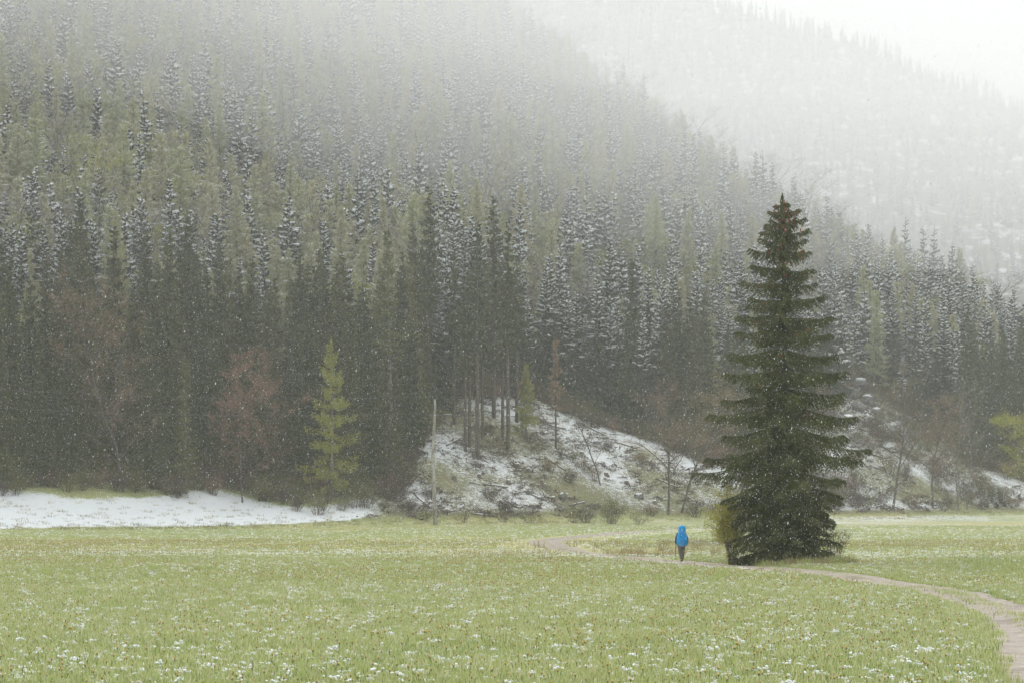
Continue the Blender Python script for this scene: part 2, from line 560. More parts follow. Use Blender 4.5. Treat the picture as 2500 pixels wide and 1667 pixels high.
mx, my = np.meshgrid(np.arange(-500, 700, 8.0), np.arange(430, 1500, 8.0))
mz = np.maximum(mountain_z(mx, my), -6)
mb = MB()
n1_, n2_ = mx.shape
ii, jj = np.meshgrid(np.arange(n2_ - 1), np.arange(n1_ - 1)); a0 = (jj * n2_ + ii).ravel()
mb.add(np.stack([mx, my, mz], -1).reshape(-1, 3), np.concatenate([np.stack([a0, a0 + 1, a0 + 1 + n2_], 1), np.stack([a0, a0 + 1 + n2_, a0 + n2_], 1)]))
mm, t, b = mat('mountain_floor')
geo = node(t, 'ShaderNodeNewGeometry')
t.links.new(mix(t, ramp(t, noise(t, 0.15, 5, 0.7, geo.outputs['Position']), 0.52, 0.62), (0.10, 0.09, 0.07), (0.6, 0.62, 0.63)), b.inputs['Base Color'])
tag(mb.build('mountain', mm, smooth=True), 'steep forested mountainside fading into low cloud', 'mountain', kind='structure')


# ------------------------------------------------------------------ plant builders
def unit(v):
    return v / (np.linalg.norm(v, axis=-1, keepdims=True) + 1e-9)


def conifer(seed, H=25.0, rad=2.8, crown0=0.06, whorl=0.62, per=7, kind='spruce', fine=1.0, top_snow=0.0, lean=0.0, sparse=0.0, lsz=1.0):
    """returns trunk, foliage and snow builders of one conifer, base at the origin"""
    r = np.random.default_rng(seed)
    tr, fo, sn = MB(), MB(), MB()
    zt = np.linspace(0, H, 9)
    wob = np.cumsum(r.normal(0, 0.03, (9, 2)), axis=0)
    trunk = np.stack([wob[:, 0] + lean * zt, wob[:, 1], zt], 1)
    r0 = 0.0085 * H + 0.03
    tr.tube(trunk, r0 * (1 - zt / H) ** 0.8 + 0.02, 6)
    larch = kind == 'larch'
    z = H * crown0
    while z < H - 0.25:
        u = (z / H - crown0) / (1 - crown0)
        env = (1 - u) ** 0.72 * (0.75 + 0.25 * min(1, u / 0.12)) * r.uniform(0.82, 1.12)
        n = max(4, int(per * (0.6 + 0.4 * env) + 0.5))
        a0 = r.random() * 6.28
        for k in range(n):
            if r.random() < sparse: continue
            L = max(0.35, rad * env * r.uniform(0.55, 1.2))
            az = a0 + 6.283 * k / n + r.normal(0, 0.22)
            zz = min(z + r.normal(0, 0.30), H - 0.2)
            bx = np.interp(zz, zt, trunk[:, 0]); by = np.interp(zz, zt, trunk[:, 1])
            ns = 6
            s = np.linspace(0, 1, ns)
            up = (0.55 * u ** 1.5 - 0.18) + r.normal(0, 0.11)
            dr = 0.42 * (1 - 0.6 * u)
            if larch: up += 0.12; dr *= 0.8
            hz = L * (up * s - dr * s ** 2 + 0.24 * s ** 4)
            d = np.array([math.cos(az), math.sin(az), 0]); q = np.array([-math.sin(az), math.cos(az), 0])
            pts = np.array([bx, by, zz]) + d * (L * s)[:, None] + np.array([0, 0, 1.0]) * hz[:, None]
            # hanging side sprays
            nt_ = max(3, int((7 if not larch else 12) * fine * (0.5 + L / rad)))
            if larch:
                ss = r.uniform(0.15, 1.02, nt_ * 3)
                base = np.stack([np.interp(ss, s, pts[:, i]) for i in range(3)], 1)
                lat = (r.random(len(ss)) - 0.5) * 2
                wid = L * 0.36 * (1.05 - ss)
                base = base + q * (lat * wid)[:, None] + np.array([0, 0, -1.0]) * (np.abs(lat) * wid * 0.5 + r.random(len(ss)) * 0.28 / lsz ** 2)[:, None]
                sz = (0.22 + 0.26 * r.random(len(ss))) * lsz
                e1 = unit(r.normal(0, 1, (len(ss), 3)) + d * 0.6) * sz[:, None]
                e2 = unit(r.normal(0, 1, (len(ss), 3)) - np.array([0, 0, 0.7])) * (sz * 0.55)[:, None]
                fo.tris(np.stack([base, base + e1, base + e2], 1))
                if top_snow > 0:
                    kx = r.random(len(ss)) < 0.5
                    sn.tris(np.stack([base, base + e1 * [0.7, 0.7, 0.2], base + e2 * [0.9, 0.9, 0.2]], 1)[kx] + [0, 0, 0.05])
                w_ = 0.02 + 0.006 * L
                fo.quads([np.stack([pts[0] - q * w_, pts[0] + q * w_, pts[-1] + q * 0.01, pts[-1] - q * 0.01])])
            else:
                ss = np.repeat(np.linspace(0.12, 0.98, nt_), 2) + r.normal(0, 0.03, nt_ * 2)
                side = np.tile([-1.0, 1.0], nt_)
                base = np.stack([np.interp(ss, s, pts[:, i]) for i in range(3)], 1)
                ln = (0.34 * L * (1.05 - ss) ** 0.7 + 0.22) * r.uniform(0.6, 1.25, len(ss))
                ang = np.radians(58 - 20 * ss)
                out = d[None] * np.cos(ang)[:, None] + q[None] * (side * np.sin(ang))[:, None] + np.array([0, 0, -1.0]) * r.uniform(0.25, 1.0, len(ss))[:, None]
                tip = base + unit(out) * ln[:, None]
                wv = d[None] * (0.09 + 0.10 * ln)[:, None]
                midp = base * 0.45 + tip * 0.55 - np.array([0, 0, 1.0]) * (0.05 * ln)[:, None]
                fo.quads(np.stack([base - wv * 0.35, midp - wv, tip, midp + wv], 1))
                # fringe hanging under the spray
                hang = midp - np.array([0, 0, 1.0]) * (0.35 + 0.25 * r.random(len(ss)))[:, None] * min(1.0, L) - d[None] * 0.1
                fo.tris(np.stack([base, midp + wv * 0.3, hang], 1))
            # central rib of the bough
            if not larch:
                wm = (0.10 + 0.05 * L) * (1.1 - s)
                lft = pts - q * wm[:, None]; rgt = pts + q * wm[:, None]
                fo.quads(np.stack([lft[:-1], rgt[:-1], rgt[1:], lft[1:]], 1))
            # snow lying along the outer part of the bough
            if top_snow > 0 and r.random() < min(0.95 if not larch else 0.75, max(0.0, (u - (1 - top_snow)) / 0.3 + 0.12)):
                s2 = np.linspace(r.uniform(0.05, 0.45), r.uniform(0.85, 1.02), 5)
                p2 = np.stack([np.interp(s2, s, pts[:, i]) for i in range(3)], 1)
                p2[:, 2] += 0.05
                rr = (0.080 + 0.080 * r.random(5)) * (1.55 if top_snow > 0.8 else 1.0) * (0.7 + 0.3 * L / rad) * (1.0 if not larch else 0.5)
                rr *= r.uniform(0.6, 1.35); rr[0] *= 0.3; rr[-1] *= 0.5
                sn.tube(p2, rr, 4, cap=False, squash=0.8)
                if not larch:
                    kx = r.random(len(ss)) < 0.75
                    if kx.any():
                        upv = np.array([0, 0, 0.06])
                        sn.quads(np.stack([base - wv * 0.3, midp - wv * (0.3 + 0.25 * top_snow), base * 0.05 + tip * 0.95, midp + wv * (0.3 + 0.25 * top_snow)], 1)[kx] + upv)
        z += whorl * r.uniform(0.8, 1.2)
    # leader
    fo.tris([np.array([[0.05, 0, 0], [-0.05, 0, 0], [0, 0, 0.7]]) + trunk[-1] - [0, 0, 0.4], np.array([[0, 0.06, 0], [0, -0.06, 0], [0, 0, 0.7]]) + trunk[-1] - [0, 0, 0.4]])
    return tr, fo, sn


def branching(seed, H=12.0, spread=0.45, levels=4, leaf=0.14, nleaf=9, trunk_r=0.12, clear=0.25, lean=0.0, first=9):
    """trunk with limbs and twigs: returns wood and leaf builders"""
    r = np.random.default_rng(seed)
    wd, lf = MB(), MB()
    tips = []

    def grow(p, d, L, rad, lev):
        n = 4
        pts = [p]
        for i in range(n):
            d = unit(d + r.normal(0, 0.13, 3) + np.array([0, 0, 0.05]))
            pts.append(pts[-1] + d * L / n)
        pts = np.array(pts)
        wd.tube(pts, np.linspace(rad, rad * 0.45, n + 1), 5 if lev == 0 else 3, cap=False)
        if lev >= levels - 1:
            tips.append(pts)
            return
        nb = first if lev == 0 else 4
        for k in range(nb):
            s = (clear + (1 - clear) * (k + r.random()) / nb) if lev == 0 else r.uniform(0.25, 1.0)
            q = np.array([np.interp(s * n, np.arange(n + 1), pts[:, i]) for i in range(3)])
            a = r.random() * 6.28 if lev else k * 2.4 + r.normal(0, 0.3)
            side = np.array([math.cos(a), math.sin(a), 0.0])
            nd = unit(d * (0.7 if lev == 0 else 0.55) + side * (0.55 + spread) + np.array([0, 0, 0.12]))
            grow(q, nd, L * (r.uniform(0.34, 0.5) * (1.15 - 0.55 * s) if lev == 0 else r.uniform(0.42, 0.62)), rad * (0.5 if lev == 0 else 0.55) * (1.1 - 0.4 * s), lev + 1)
        if lev > 0:
            tips.append(pts)

    grow(np.zeros(3), unit(np.array([lean, 0, 1.0])), H, trunk_r, 0)
    for pts in tips:
        m_ = nleaf
        s = r.random(m_)
        base = np.stack([np.interp(s * (len(pts) - 1), np.arange(len(pts)), pts[:, i]) for i in range(3)], 1) + r.normal(0, leaf * 1.3, (m_, 3))
        e1 = unit(r.normal(0, 1, (m_, 3))) * leaf * r.uniform(0.6, 1.4, (m_, 1))
        e2 = unit(r.normal(0, 1, (m_, 3))) * leaf * r.uniform(0.5, 1.0, (m_, 1))
        lf.tris(np.stack([base, base + e1, base + e2], 1))
    return wd, lf


def bushy(seed, H=2.0, W=1.4, stems=14, leaf=0.10, nleaf=26, lean=0.5):
    """many-stemmed shrub: wood and leaf builders"""
    r = np.random.default_rng(seed)
    wd, lf = MB(), MB()
    for k in range(stems):
        a = r.random() * 6.28; out = r.random() ** 0.6 * W
        h = H * r.uniform(0.55, 1.0) * (1 - 0.35 * (out / W) ** 2)
        p0 = np.array([math.cos(a) * out * 0.25, math.sin(a) * out * 0.25, -0.05])
        p2 = np.array([math.cos(a) * out, math.sin(a) * out, h])
        p1 = p0 * 0.6 + p2 * 0.4 + np.array([0, 0, h * 0.2]) + r.normal(0, 0.08, 3)
        pts = np.array([p0, p1, p2])
        wd.tube(pts, [0.016, 0.011, 0.004], 3, cap=False)
        for kk in range(3):
            s = r.uniform(0.3, 0.9) * 2
            q = np.array([np.interp(s, [0, 1, 2], pts[:, i]) for i in range(3)])
            e = q + unit(r.normal(0, 1, 3) + np.array([0, 0, 0.9])) * H * r.uniform(0.12, 0.3)
            wd.tube([q, e], [0.010, 0.004], 3, cap=False)
            m_ = nleaf // 3
            u = r.random((m_, 1))
            base = q * (1 - u) + e * u + r.normal(0, leaf * 1.6, (m_, 3))
            e1 = unit(r.normal(0, 1, (m_, 3)) + [0, 0, 0.4]) * leaf * r.uniform(0.7, 1.5, (m_, 1))
            e2 = unit(r.normal(0, 1, (m_, 3))) * leaf * r.uniform(0.4, 0.8, (m_, 1))
            lf.tris(np.stack([base, base + e1, base + e2], 1))
    return wd, lf


# ------------------------------------------------------------------ prototypes (mesh data only) for the wood
def proto(parts):
    """parts: [(name, builder, material)] -> [(name, mesh)]"""
    out = []
    for nm, mb_, ma in parts:
        if not mb_.v: continue
        me = mb_.mesh(nm); me.materials.append(ma); out.append((nm, me))
    return out


PROTO = {'birch_pale': [], 'spruce_bare': [], 'spruce_top': [], 'spruce_snow': [], 'spruce_tall': [], 'larch': [], 'larch_front': [], 'birch': [], 'bare_red': [], 'bare_grey': []}
for i in range(4):
    H, rd = [23, 19, 24, 17][i], [2.9, 2.6, 3.1, 2.5][i]
    tr, fo, sn = conifer(100 + i, H, rd, 0.05, 0.62, 8)
    PROTO['spruce_bare'].append((H, proto([('trunk', tr, M['bark']), ('crown', fo, M['needle_front'])])))
for i in range(3):
    H, rd = [19, 16, 21][i], [2.6, 2.4, 2.8][i]
    tr, fo, sn = conifer(120 + i, H, rd, 0.08, 0.5, 7, top_snow=0.55)
    PROTO['spruce_top'].append((H, proto([('trunk', tr, M['bark']), ('crown', fo, M['needle']), ('snow_load', sn, M['snow'])])))
for i in range(10):
    H, rd = [14, 12, 16, 10, 15, 13, 17, 8.5, 14, 11][i], [2.4, 2.2, 2.5, 2.0, 1.9, 2.6, 2.2, 1.9, 2.1, 2.5][i]
    tr, fo, sn = conifer(140 + i, H, rd, 0.06, [0.46, 0.54, 0.5, 0.44, 0.58, 0.52, 0.62, 0.42, 0.54, 0.48][i], 7, top_snow=0.93, lean=[0, 0.02, -0.015, 0.01, 0, -0.03, 0.015, 0, 0.035, -0.01][i], sparse=[0, 0.1, 0.05, 0, 0.2, 0, 0.25, 0, 0.12, 0.05][i])
    PROTO['spruce_snow'].append((H, proto([('trunk', tr, M['bark']), ('crown', fo, M['needle']), ('snow_load', sn, M['snow'])])))
for i in range(3):
    H = [25, 22, 27][i]
    tr, fo, sn = conifer(160 + i, H, 2.0, 0.46, 0.6, 6, sparse=0.1)
    PROTO['spruce_tall'].append((H, proto([('trunk', tr, M['bark']), ('crown', fo, M['needle_front'])])))
for i in range(4):
    H, rd = [15, 13, 17, 11][i], [2.7, 2.5, 2.8, 2.3][i]
    tr, fo, sn = conifer(180 + i, H, rd, 0.12, 0.55, 7, 'larch', 1.15, top_snow=0.8)
    PROTO['larch'].append((H, proto([('trunk', tr, M['bark_grey']), ('crown', fo, M['larch']), ('snow_load', sn, M['snow'])])))
for i in range(2):
    H, rd = [20, 16][i], [2.3, 2.0][i]
    tr, fo, sn = conifer(190 + i, H, rd, 0.12, 0.55, 7, 'larch', 1.1)
    PROTO['larch_front'].append((H, proto([('trunk', tr, M['bark_grey']), ('crown', fo, M['larch_olive'])])))
for i in range(3):
    H = [12, 10, 13][i]
    wd, lf = branching(200 + i, H, 0.35, 4, 0.24, 7, 0.13, 0.2, first=10)
    PROTO['birch'].append((H, proto([('trunk', wd, M['bark_grey']), ('crown', lf, M['yellow_leaf'])])))
    wd, lf = branching(230 + i, H * 0.85, 0.45, 4, 0.22, 9, 0.13, 0.15, first=11)
    PROTO['birch_pale'].append((H, proto([('trunk', wd, M['bark_grey']), ('crown', lf, M['larch'])])))
for i in range(2):
    wd, lf = branching(210 + i, 14, 0.4, 4, 0.13, 6, 0.12, 0.25, first=10)
    PROTO['bare_red'].append((14, proto([('trunk', wd, M['bark']), ('crown', lf, M['red_bud'])])))
for i in range(2):
    wd, lf = branching(215 + i, 15, 0.45, 4, 0.15, 6, 0.13, 0.25, first=10)
    PROTO['bare_grey'].append((15, proto([('trunk', wd, M['bark_grey']), ('crown', lf, M['grey_twig'])])))

ZV = np.array([0, 0, 0])


def plant(name, parts, loc, rz, s, label, cat, group=None):
    o = empty(name, loc, rz, s)
    for nm, me in parts:
        p_ = link(bpy.data.objects.new(nm, me), o)
        if nm == 'snow_load': p_['kind'] = 'stuff'
    return tag(o, label, cat, group)


def scatter(name, pts, rz, scl, idx, protos, label, cat, tilt=None):
    """one stuff object: copies of the prototype meshes spread over points"""
    col_ = bpy.data.collections.new(name + '_sources')
    for i, parts in enumerate(protos):
        mbj = bpy.data.meshes.new(name + '_source')
        if len(parts) == 1:
            src = bpy.data.objects.new('%s_source_%03d' % (name, i), parts[0][1])
        else:
            vs, fs, mi, mats_, n = [], [], [], [], 0
            for nm, me in parts:
                v = np.empty(len(me.vertices) * 3, np.float32); me.vertices.foreach_get('co', v)
                f = np.empty(len(me.loops), np.int32); me.loops.foreach_get('vertex_index', f)
                vs.append(v.reshape(-1, 3)); fs.append(f + n); n += len(me.vertices)
                mi += [len(mats_)] * len(me.polygons); mats_.append(me.materials[0])
            v = np.concatenate(vs); f = np.concatenate(fs)
            mbj.vertices.add(len(v)); mbj.vertices.foreach_set('co', v.ravel())
            mbj.loops.add(len(f)); mbj.loops.foreach_set('vertex_index', f)
            mbj.polygons.add(len(f) // 3); mbj.polygons.foreach_set('loop_start', np.arange(len(f) // 3, dtype=np.int32) * 3)
            mbj.polygons.foreach_set('loop_total', np.full(len(f) // 3, 3, dtype=np.int32))
            for q in mats_: mbj.materials.append(q)
            mbj.polygons.foreach_set('material_index', np.array(mi, dtype=np.int32))
            mbj.update(calc_edges=True)
            src = bpy.data.objects.new('%s_source_%03d' % (name, i), mbj)
        col_.objects.link(src)
    me = bpy.data.meshes.new(name)
    pts = np.asarray(pts, np.float32)
    me.vertices.add(len(pts)); me.vertices.foreach_set('co', pts.ravel())
    rot = np.zeros((len(pts), 3), np.float32); rot[:, 2] = rz
    if tilt is not None: rot[:, :2] = tilt
    a = me.attributes.new('rot', 'FLOAT_VECTOR', 'POINT'); a.data.foreach_set('vector', rot.ravel())
    a = me.attributes.new('scl', 'FLOAT', 'POINT'); a.data.foreach_set('value', np.asarray(scl, np.float32))
    a = me.attributes.new('idx', 'INT', 'POINT'); a.data.foreach_set('value', np.asarray(idx, np.int32))
    me.update()
    o = link(bpy.data.objects.new(name, me))
    ng = bpy.data.node_groups.new(name, 'GeometryNodeTree')
    ng.interface.new_socket('Geometry', in_out='INPUT', socket_type='NodeSocketGeometry')
    ng.interface.new_socket('Geometry', in_out='OUTPUT', socket_type='NodeSocketGeometry')
    gi = ng.nodes.new('NodeGroupInput'); go = ng.nodes.new('NodeGroupOutput')
    ci = ng.nodes.new('GeometryNodeCollectionInfo'); ci.inputs['Collection'].default_value = col_
    ci.inputs['Separate Children'].default_value = True; ci.inputs['Reset Children'].default_value = True
    ip = ng.nodes.new('GeometryNodeInstanceOnPoints'); ip.inputs['Pick Instance'].default_value = True

    def attr(nm, ty):
        n = ng.nodes.new('GeometryNodeInputNamedAttribute'); n.data_type = ty; n.inputs['Name'].default_value = nm
        return n.outputs['Attribute']
    ng.links.new(gi.outputs[0], ip.inputs['Points']); ng.links.new(ci.outputs[0], ip.inputs['Instance'])
    ng.links.new(attr('idx', 'INT'), ip.inputs['Instance Index'])
    ng.links.new(attr('scl', 'FLOAT'), ip.inputs['Scale'])
    e2r = ng.nodes.new('FunctionNodeEulerToRotation')
    ng.links.new(attr('rot', 'FLOAT_VECTOR'), e2r.inputs[0]); ng.links.new(e2r.outputs[0], ip.inputs['Rotation'])
    ng.links.new(ip.outputs[0], go.inputs[0])
    md = o.modifiers.new('scatter', 'NODES'); md.node_group = ng
    return tag(o, label, cat, kind='stuff')


# ------------------------------------------------------------------ the wood on the hillside
def placed_wood():
    sp = 3.3
    gx, gy = np.meshgrid(np.arange(-150, 170, sp), np.arange(170, 640, sp))
    x = (gx + rng.uniform(-0.42, 0.42, gx.shape) * sp).ravel(); y = (gy + rng.uniform(-0.42, 0.42, gx.shape) * sp).ravel()
    tq = foot_t(x, y) + 5.0 * (fbm(x, y, 45, 1, 2) - 0.5)
    keep = (tq > forest_edge(x) + rng.uniform(-1.5, 2.5, x.shape)) & (behind_crest(x, y) < 22)
    keep &= np.abs(x / y) < 0.36
    x, y, tq = x[keep], y[keep], tq[keep]
    return x, y, ground_z(x, y), tq


wx, wy, wz, wt = placed_wood()
tx = wx / wy
el = wz / wy
inframe = (np.abs(tx) < 0.265) & ((wz + 3 - CAM_H) / wy < 0.252)
cl = fbm(wx, wy, 26, 4, 2)
u0 = rng.random(len(wx)); u1 = rng.random(len(wx)); u2 = rng.random(len(wx))
leftness = sstep(0.03, -0.16, tx)
edge_in = wt - forest_edge(wx)
p_larch = np.clip(0.06 + 0.60 * sstep(0.48, 0.62, cl) * (0.5 + 0.5 * leftness) + 0.10 * leftness, 0, 0.50) * sstep(6, 22, edge_in) + 0.07
kinds = np.where(u0 < p_larch, 'larch', 'spruce')
kinds = np.where((u1 < 0.10) & (edge_in > 8), 'birch', kinds)
kinds = np.where((u1 > 0.915) & (wz > 16), 'bare_grey', kinds)
order = np.argsort(wy)
count = {}
rest = []
LIMIT = {'spruce': 260, 'larch': 220, 'birch': 130, 'bare_grey': 90}
SIZE = {'spruce': ('short', '', 'tall'), 'larch': ('low', '', 'tall'), 'birch': ('small', '', 'big'), 'bare_grey': ('small', '', 'large')}
LOOK = {'spruce_bare': 'dark snow-free spruce', 'spruce_top': 'dark spruce with snow-dusted top', 'spruce_snow': 'spruce with snow-laden boughs',
        'larch': 'pale green feathery larch', 'larch_front': 'dull olive larch', 'birch': 'rounded yellow-green leafy tree', 'birch_pale': 'rounded pale sage-green leafy tree', 'bare_grey': 'leafless frosted grey tree'}
NAME = {'spruce': 'spruce_tree', 'larch': 'larch_tree', 'birch': 'birch_tree', 'bare_grey': 'bare_tree'}
crest_r = behind_crest(wx, wy)


def tree_label(i, v, s):
    """what sets this tree apart: its look, its size, its neighbour and the part of the hill it grows on"""
    k = kinds[i]
    sz_ = SIZE[k][0 if s < 0.85 else (2 if s > 1.05 else 1)]
    d2 = (wx - wx[i]) ** 2 + (wy - wy[i]) ** 2; d2[i] = 1e9
    nb = kinds[int(np.argmin(d2))]
    by_ = {'spruce': 'beside a spruce', 'larch': 'beside a larch', 'birch': 'beside a leafy tree', 'bare_grey': 'beside a bare tree'}[nb]
    side = 'above the snow bank' if wx[i] < -22 else ('above the felled knoll' if wx[i] < 30 else 'beyond the meadow')
    if crest_r[i] > -14: zone = 'on the hill crest'
    elif wt[i] - forest_edge(wx[i]) < 7: zone = 'at the wood edge ' + side
    elif wz[i] < 18: zone = 'low in the wood ' + side
    elif wz[i] < 45: zone = 'halfway up ' + side
    else: zone = 'high up ' + side
    lb = ' '.join((sz_ + ' ' + LOOK[v] + ' ' + by_ + ', ' + zone).split())
    wl = lb.split()
    if len(wl) > 16:
        lb = ' '.join((sz_ + ' ' + LOOK[v] + ', ' + zone).split())
    if len(lb.split()) > 16:
        lb = LOOK[v] + ', ' + zone
    return NAME[k], lb, 'tree', lb


for i in order:
    k = kinds[i]
    z = wz[i] + (u2[i] - 0.5) * 4
    if k == 'spruce':
        v = 'spruce_bare' if z < 12.5 else ('spruce_top' if z < 22 else 'spruce_snow')
    elif k == 'larch':
        v = 'larch_front' if z < 13 else 'larch'
    else:
        v = 'birch_pale' if k == 'birch' and (u2[i] * 53 % 1) < 0.72 else k
    lst = PROTO[v]
    j = int(u2[i] * 997) % len(lst)
    s = 0.62 + 0.40 * ((u2[i] * 31.7) % 1) + 0.36 * float(fbm(wx[i], wy[i], 18, 9, 2))
    loc = (float(wx[i]), float(wy[i]), float(wz[i]) - 0.15)
    rz = float(u1[i] * 100 % 6.283)
    if inframe[i] and count.get(k, 0) < LIMIT[k]:
        count[k] = count.get(k, 0) + 1
        nm, lb, ct, gp = tree_label(i, v, s)
        plant(nm, lst[j][1], loc, rz, s, lb, ct, gp)
    else:
        rest.append((loc, rz, s, v, j))

flatp, key = [], {}
for v, lst in PROTO.items():
    for j, (h_, parts) in enumerate(lst):
        key[(v, j)] = len(flatp); flatp.append(parts)

# forest on the far mountain
sp = 5.2
gx, gy = np.meshgrid(np.arange(-170, 420, sp), np.arange(455, 1090, sp))
fx = (gx + rng.uniform(-0.45, 0.45, gx.shape) * sp).ravel(); fy = (gy + rng.uniform(-0.45, 0.45, gx.shape) * sp).ravel()
fz = mountain_z(fx, fy)
kp = (fz > 4) & (np.abs(fx / fy) < 0.33) & (fz / fy < 0.30)
fx, fy, fz = fx[kp], fy[kp], fz[kp]
fn = fbm(fx, fy, 50, 3, 2)
for a_, b_, c_, n_ in zip(fx, fy, fz, fn):
    q = random.random()
    if n_ < 0.40 and random.random() < 0.2: continue
    v = 'larch' if q < 0.06 + 0.5 * max(0.0, n_ - 0.45) * 2 else ('bare_grey' if q > 0.9 else 'spruce_snow')
    rest.append(((a_, b_, c_ - 0.2), random.random() * 6.28, random.uniform(0.34, 0.62), v, random.randrange(len(PROTO[v]))))
print('WOOD', count, 'rest', len(rest))
scatter('forest', [q[0] for q in rest], [q[1] for q in rest], [q[2] for q in rest], [key[(q[3], q[4])] for q in rest], flatp,
        'dense snow-dusted conifer forest covering the upper slopes and far mountain', 'forest')

# ------------------------------------------------------------------ single trees one can pick out at the edge of the wood
def single(name, parts, loc, rz, s, label, cat='tree', group=None):
    return plant(name, parts, loc, rz, s, label, cat, group)


# the bright yellow-green larch at the edge of the wood
x, y, z = hit(812, 1222)
tr, fo, sn = conifer(301, 18.5, 3.9, 0.12, 0.75, 7, 'larch', 3.6, sparse=0.42, lsz=0.62)
single('larch_tree', proto([('trunk', tr, M['bark_grey']), ('crown', fo, M['yellow_leaf'])]), (x, y, z - 0.1), 0, 1, 'bright yellow-green larch with tiered sprays standing before the dark spruces')
x, y, z = hit(1285, 1062)
tr, fo, sn = conifer(302, 9.5, 1.9, 0.2, 0.5, 5, 'larch', 3.6, sparse=0.2, lsz=0.62)
single('larch_tree', proto([('trunk', tr, M['bark_grey']), ('crown', fo, M['yellow_leaf'])]), (x, y, z - 0.1), 0, 1, 'small yellow-green larch at the top of the clear-felled knoll')
x, y, z = hit(455, 1206)
tr, fo, sn = conifer(303, 15.5, 1.5, 0.15, 0.55, 5, 'larch', 1.3, sparse=0.2)
single('larch_tree', proto([('trunk', tr, M['bark_grey']), ('crown', fo, M['larch_olive'])]), (x, y, z - 0.1), 0, 1, 'slender olive larch with a narrow spire above the snow bank')
x, y, z = at_x(285, 238)
tr, fo, sn = conifer(304, 25, 3.0, 0.2, 0.6, 7, 'larch', 3.0, lsz=0.7)
single('larch_tree', proto([('trunk', tr, M['bark_grey']), ('crown', fo, M['larch'])]), (x, y, z - 0.1), 0, 1, 'tall pale green larch rising out of the dark front spruces')
x, y, z = hit(957, 1155)
tr, fo, sn = conifer(305, 29, 2.3, 0.50, 0.6, 6, 'larch', 1.0, lean=-0.025, sparse=0.25)
single('larch_tree', proto([('trunk', tr, M['bark_grey']), ('crown', fo, M['larch_olive'])]), (x, y, z - 0.1), 0, 1, 'tall leaning larch with a long bare trunk beside the utility pole')
x, y, z = hit(300, 1200)
wd, lf = branching(306, 20, 0.26, 4, 0.15, 34, 0.15, 0.15, first=17)
single('bare_tree', proto([('trunk', wd, M['bark']), ('crown', lf, M['red_bud'])]), (x, y, z - 0.1), 0, 1, 'tall leafless tree with a russet-brown crown against the front spruces')
x, y, z = hit(592, 1226)
wd, lf = branching(307, 14, 0.40, 4, 0.15, 38, 0.12, 0.12, first=15)
single('bare_tree', proto([('trunk', wd, M['bark']), ('crown', lf, M['red_bud'])]), (x, y, z - 0.1), 0.4, 1, 'reddish budding tree above the snow bank, beside the yellow-green larch')
x, y, z = hit(1357, 1094)
tr, fo, sn = conifer(308, 14.5, 1.3, 0.42, 0.5, 5, 'larch', 0.9, sparse=0.3)
single('larch_tree', proto([('trunk', tr, M['bark']), ('crown', fo, M['red_bud'])]), (x, y, z - 0.1), 0, 1, 'dying reddish young larch on the snowy felled slope')
x, y, z = hit(1466, 1185)
wd, lf = branching(309, 8.0, 0.15, 3, 0.07, 3, 0.10, 0.3, first=9)
single('bare_tree', proto([('trunk', wd, M['bark']), ('crown', lf, M['brush'])]), (x, y, z - 0.1), 0, 1, 'thin bare stem standing alone on the snowy felled slope')
x, y, z = hit(1631, 1256)
wd, lf = branching(310, 14.5, 0.4, 4, 0.10, 32, 0.19, 0.28, first=12)
single('bare_tree', proto([('trunk', wd, M['bark']), ('crown', lf, M['red_bud'])]), (x, y, z - 0.1), 0.9, 1, 'upright bare tree with reddish twigs at the foot of the felled slope')
x, y, z = hit(1664, 1252)
wd, lf = branching(311, 15.5, 0.42, 4, 0.12, 36, 0.21, 0.35, lean=0.22, first=13)
single('bare_tree', proto([('trunk', wd, M['bark']), ('crown', lf, M['ochre_bud'])]), (x, y, z - 0.1), 0.0, 1, 'leaning bare tree with an ochre crown at the foot of the felled slope')
x, y, z = hit(2180, 1243)
wd, lf = branching(312, 18, 0.35, 4, 0.13, 13, 0.20, 0.3, lean=0.06, first=12)
single('birch_tree', proto([('trunk', wd, M['bark']), ('crown', lf, M['ochre_bud'])]), (x, y, z - 0.1), 0, 1, 'tall tree in thin ochre-green leaf beyond the solitary spruce')
x, y, z = hit(2278, 1240)
wd, lf = branching(313, 14, 0.38, 4, 0.13, 30, 0.17, 0.3, first=13)
single('bare_tree', proto([('trunk', wd, M['bark']), ('crown', lf, M['red_bud'])]), (x, y, z - 0.1), 0, 1, 'reddish budding tree at the meadow edge beyond the solitary spruce')
for px, py, H, sd in ((2340, 1245, 17, 314), (2360, 1243, 13, 315)):
    x, y, z = hit(px, py)
    wd, lf = branching(sd, H, 0.15, 4, 0.10, 3, 0.13, 0.35, first=10)
    single('bare_tree', proto([('trunk', wd, M['bark_grey']), ('crown', lf, M['grey_twig'])]), (x, y, z - 0.1), 0, 1, 'slim pale-stemmed bare tree at the far meadow edge', 'tree', 'pale-stemmed bare trees')
x, y, z = at_x(2590, 205)
wd, lf = branching(316, 11.5, 0.5, 4, 0.13, 34, 0.16, 0.2, first=13)
single('birch_tree', proto([('trunk', wd, M['bark_grey']), ('crown', lf, M['yellow_leaf'])]), (x, y, z - 0.1), 0, 1.0, 'bright yellow-leaved tree standing out in the meadow before the wood')
for px, py, H in ((2408, 1238, 4.2), (2432, 1240, 5.0), (2452, 1236, 3.8)):
    x, y, z = hit(px, py)
    plant('spruce_tree', PROTO['spruce_snow'][int(H * 10) % 6][1], (x, y, z - 0.1), H, H / 21, 'small young spruce growing on the slope beyond the meadow', 'tree', 'young spruces beyond the meadow')

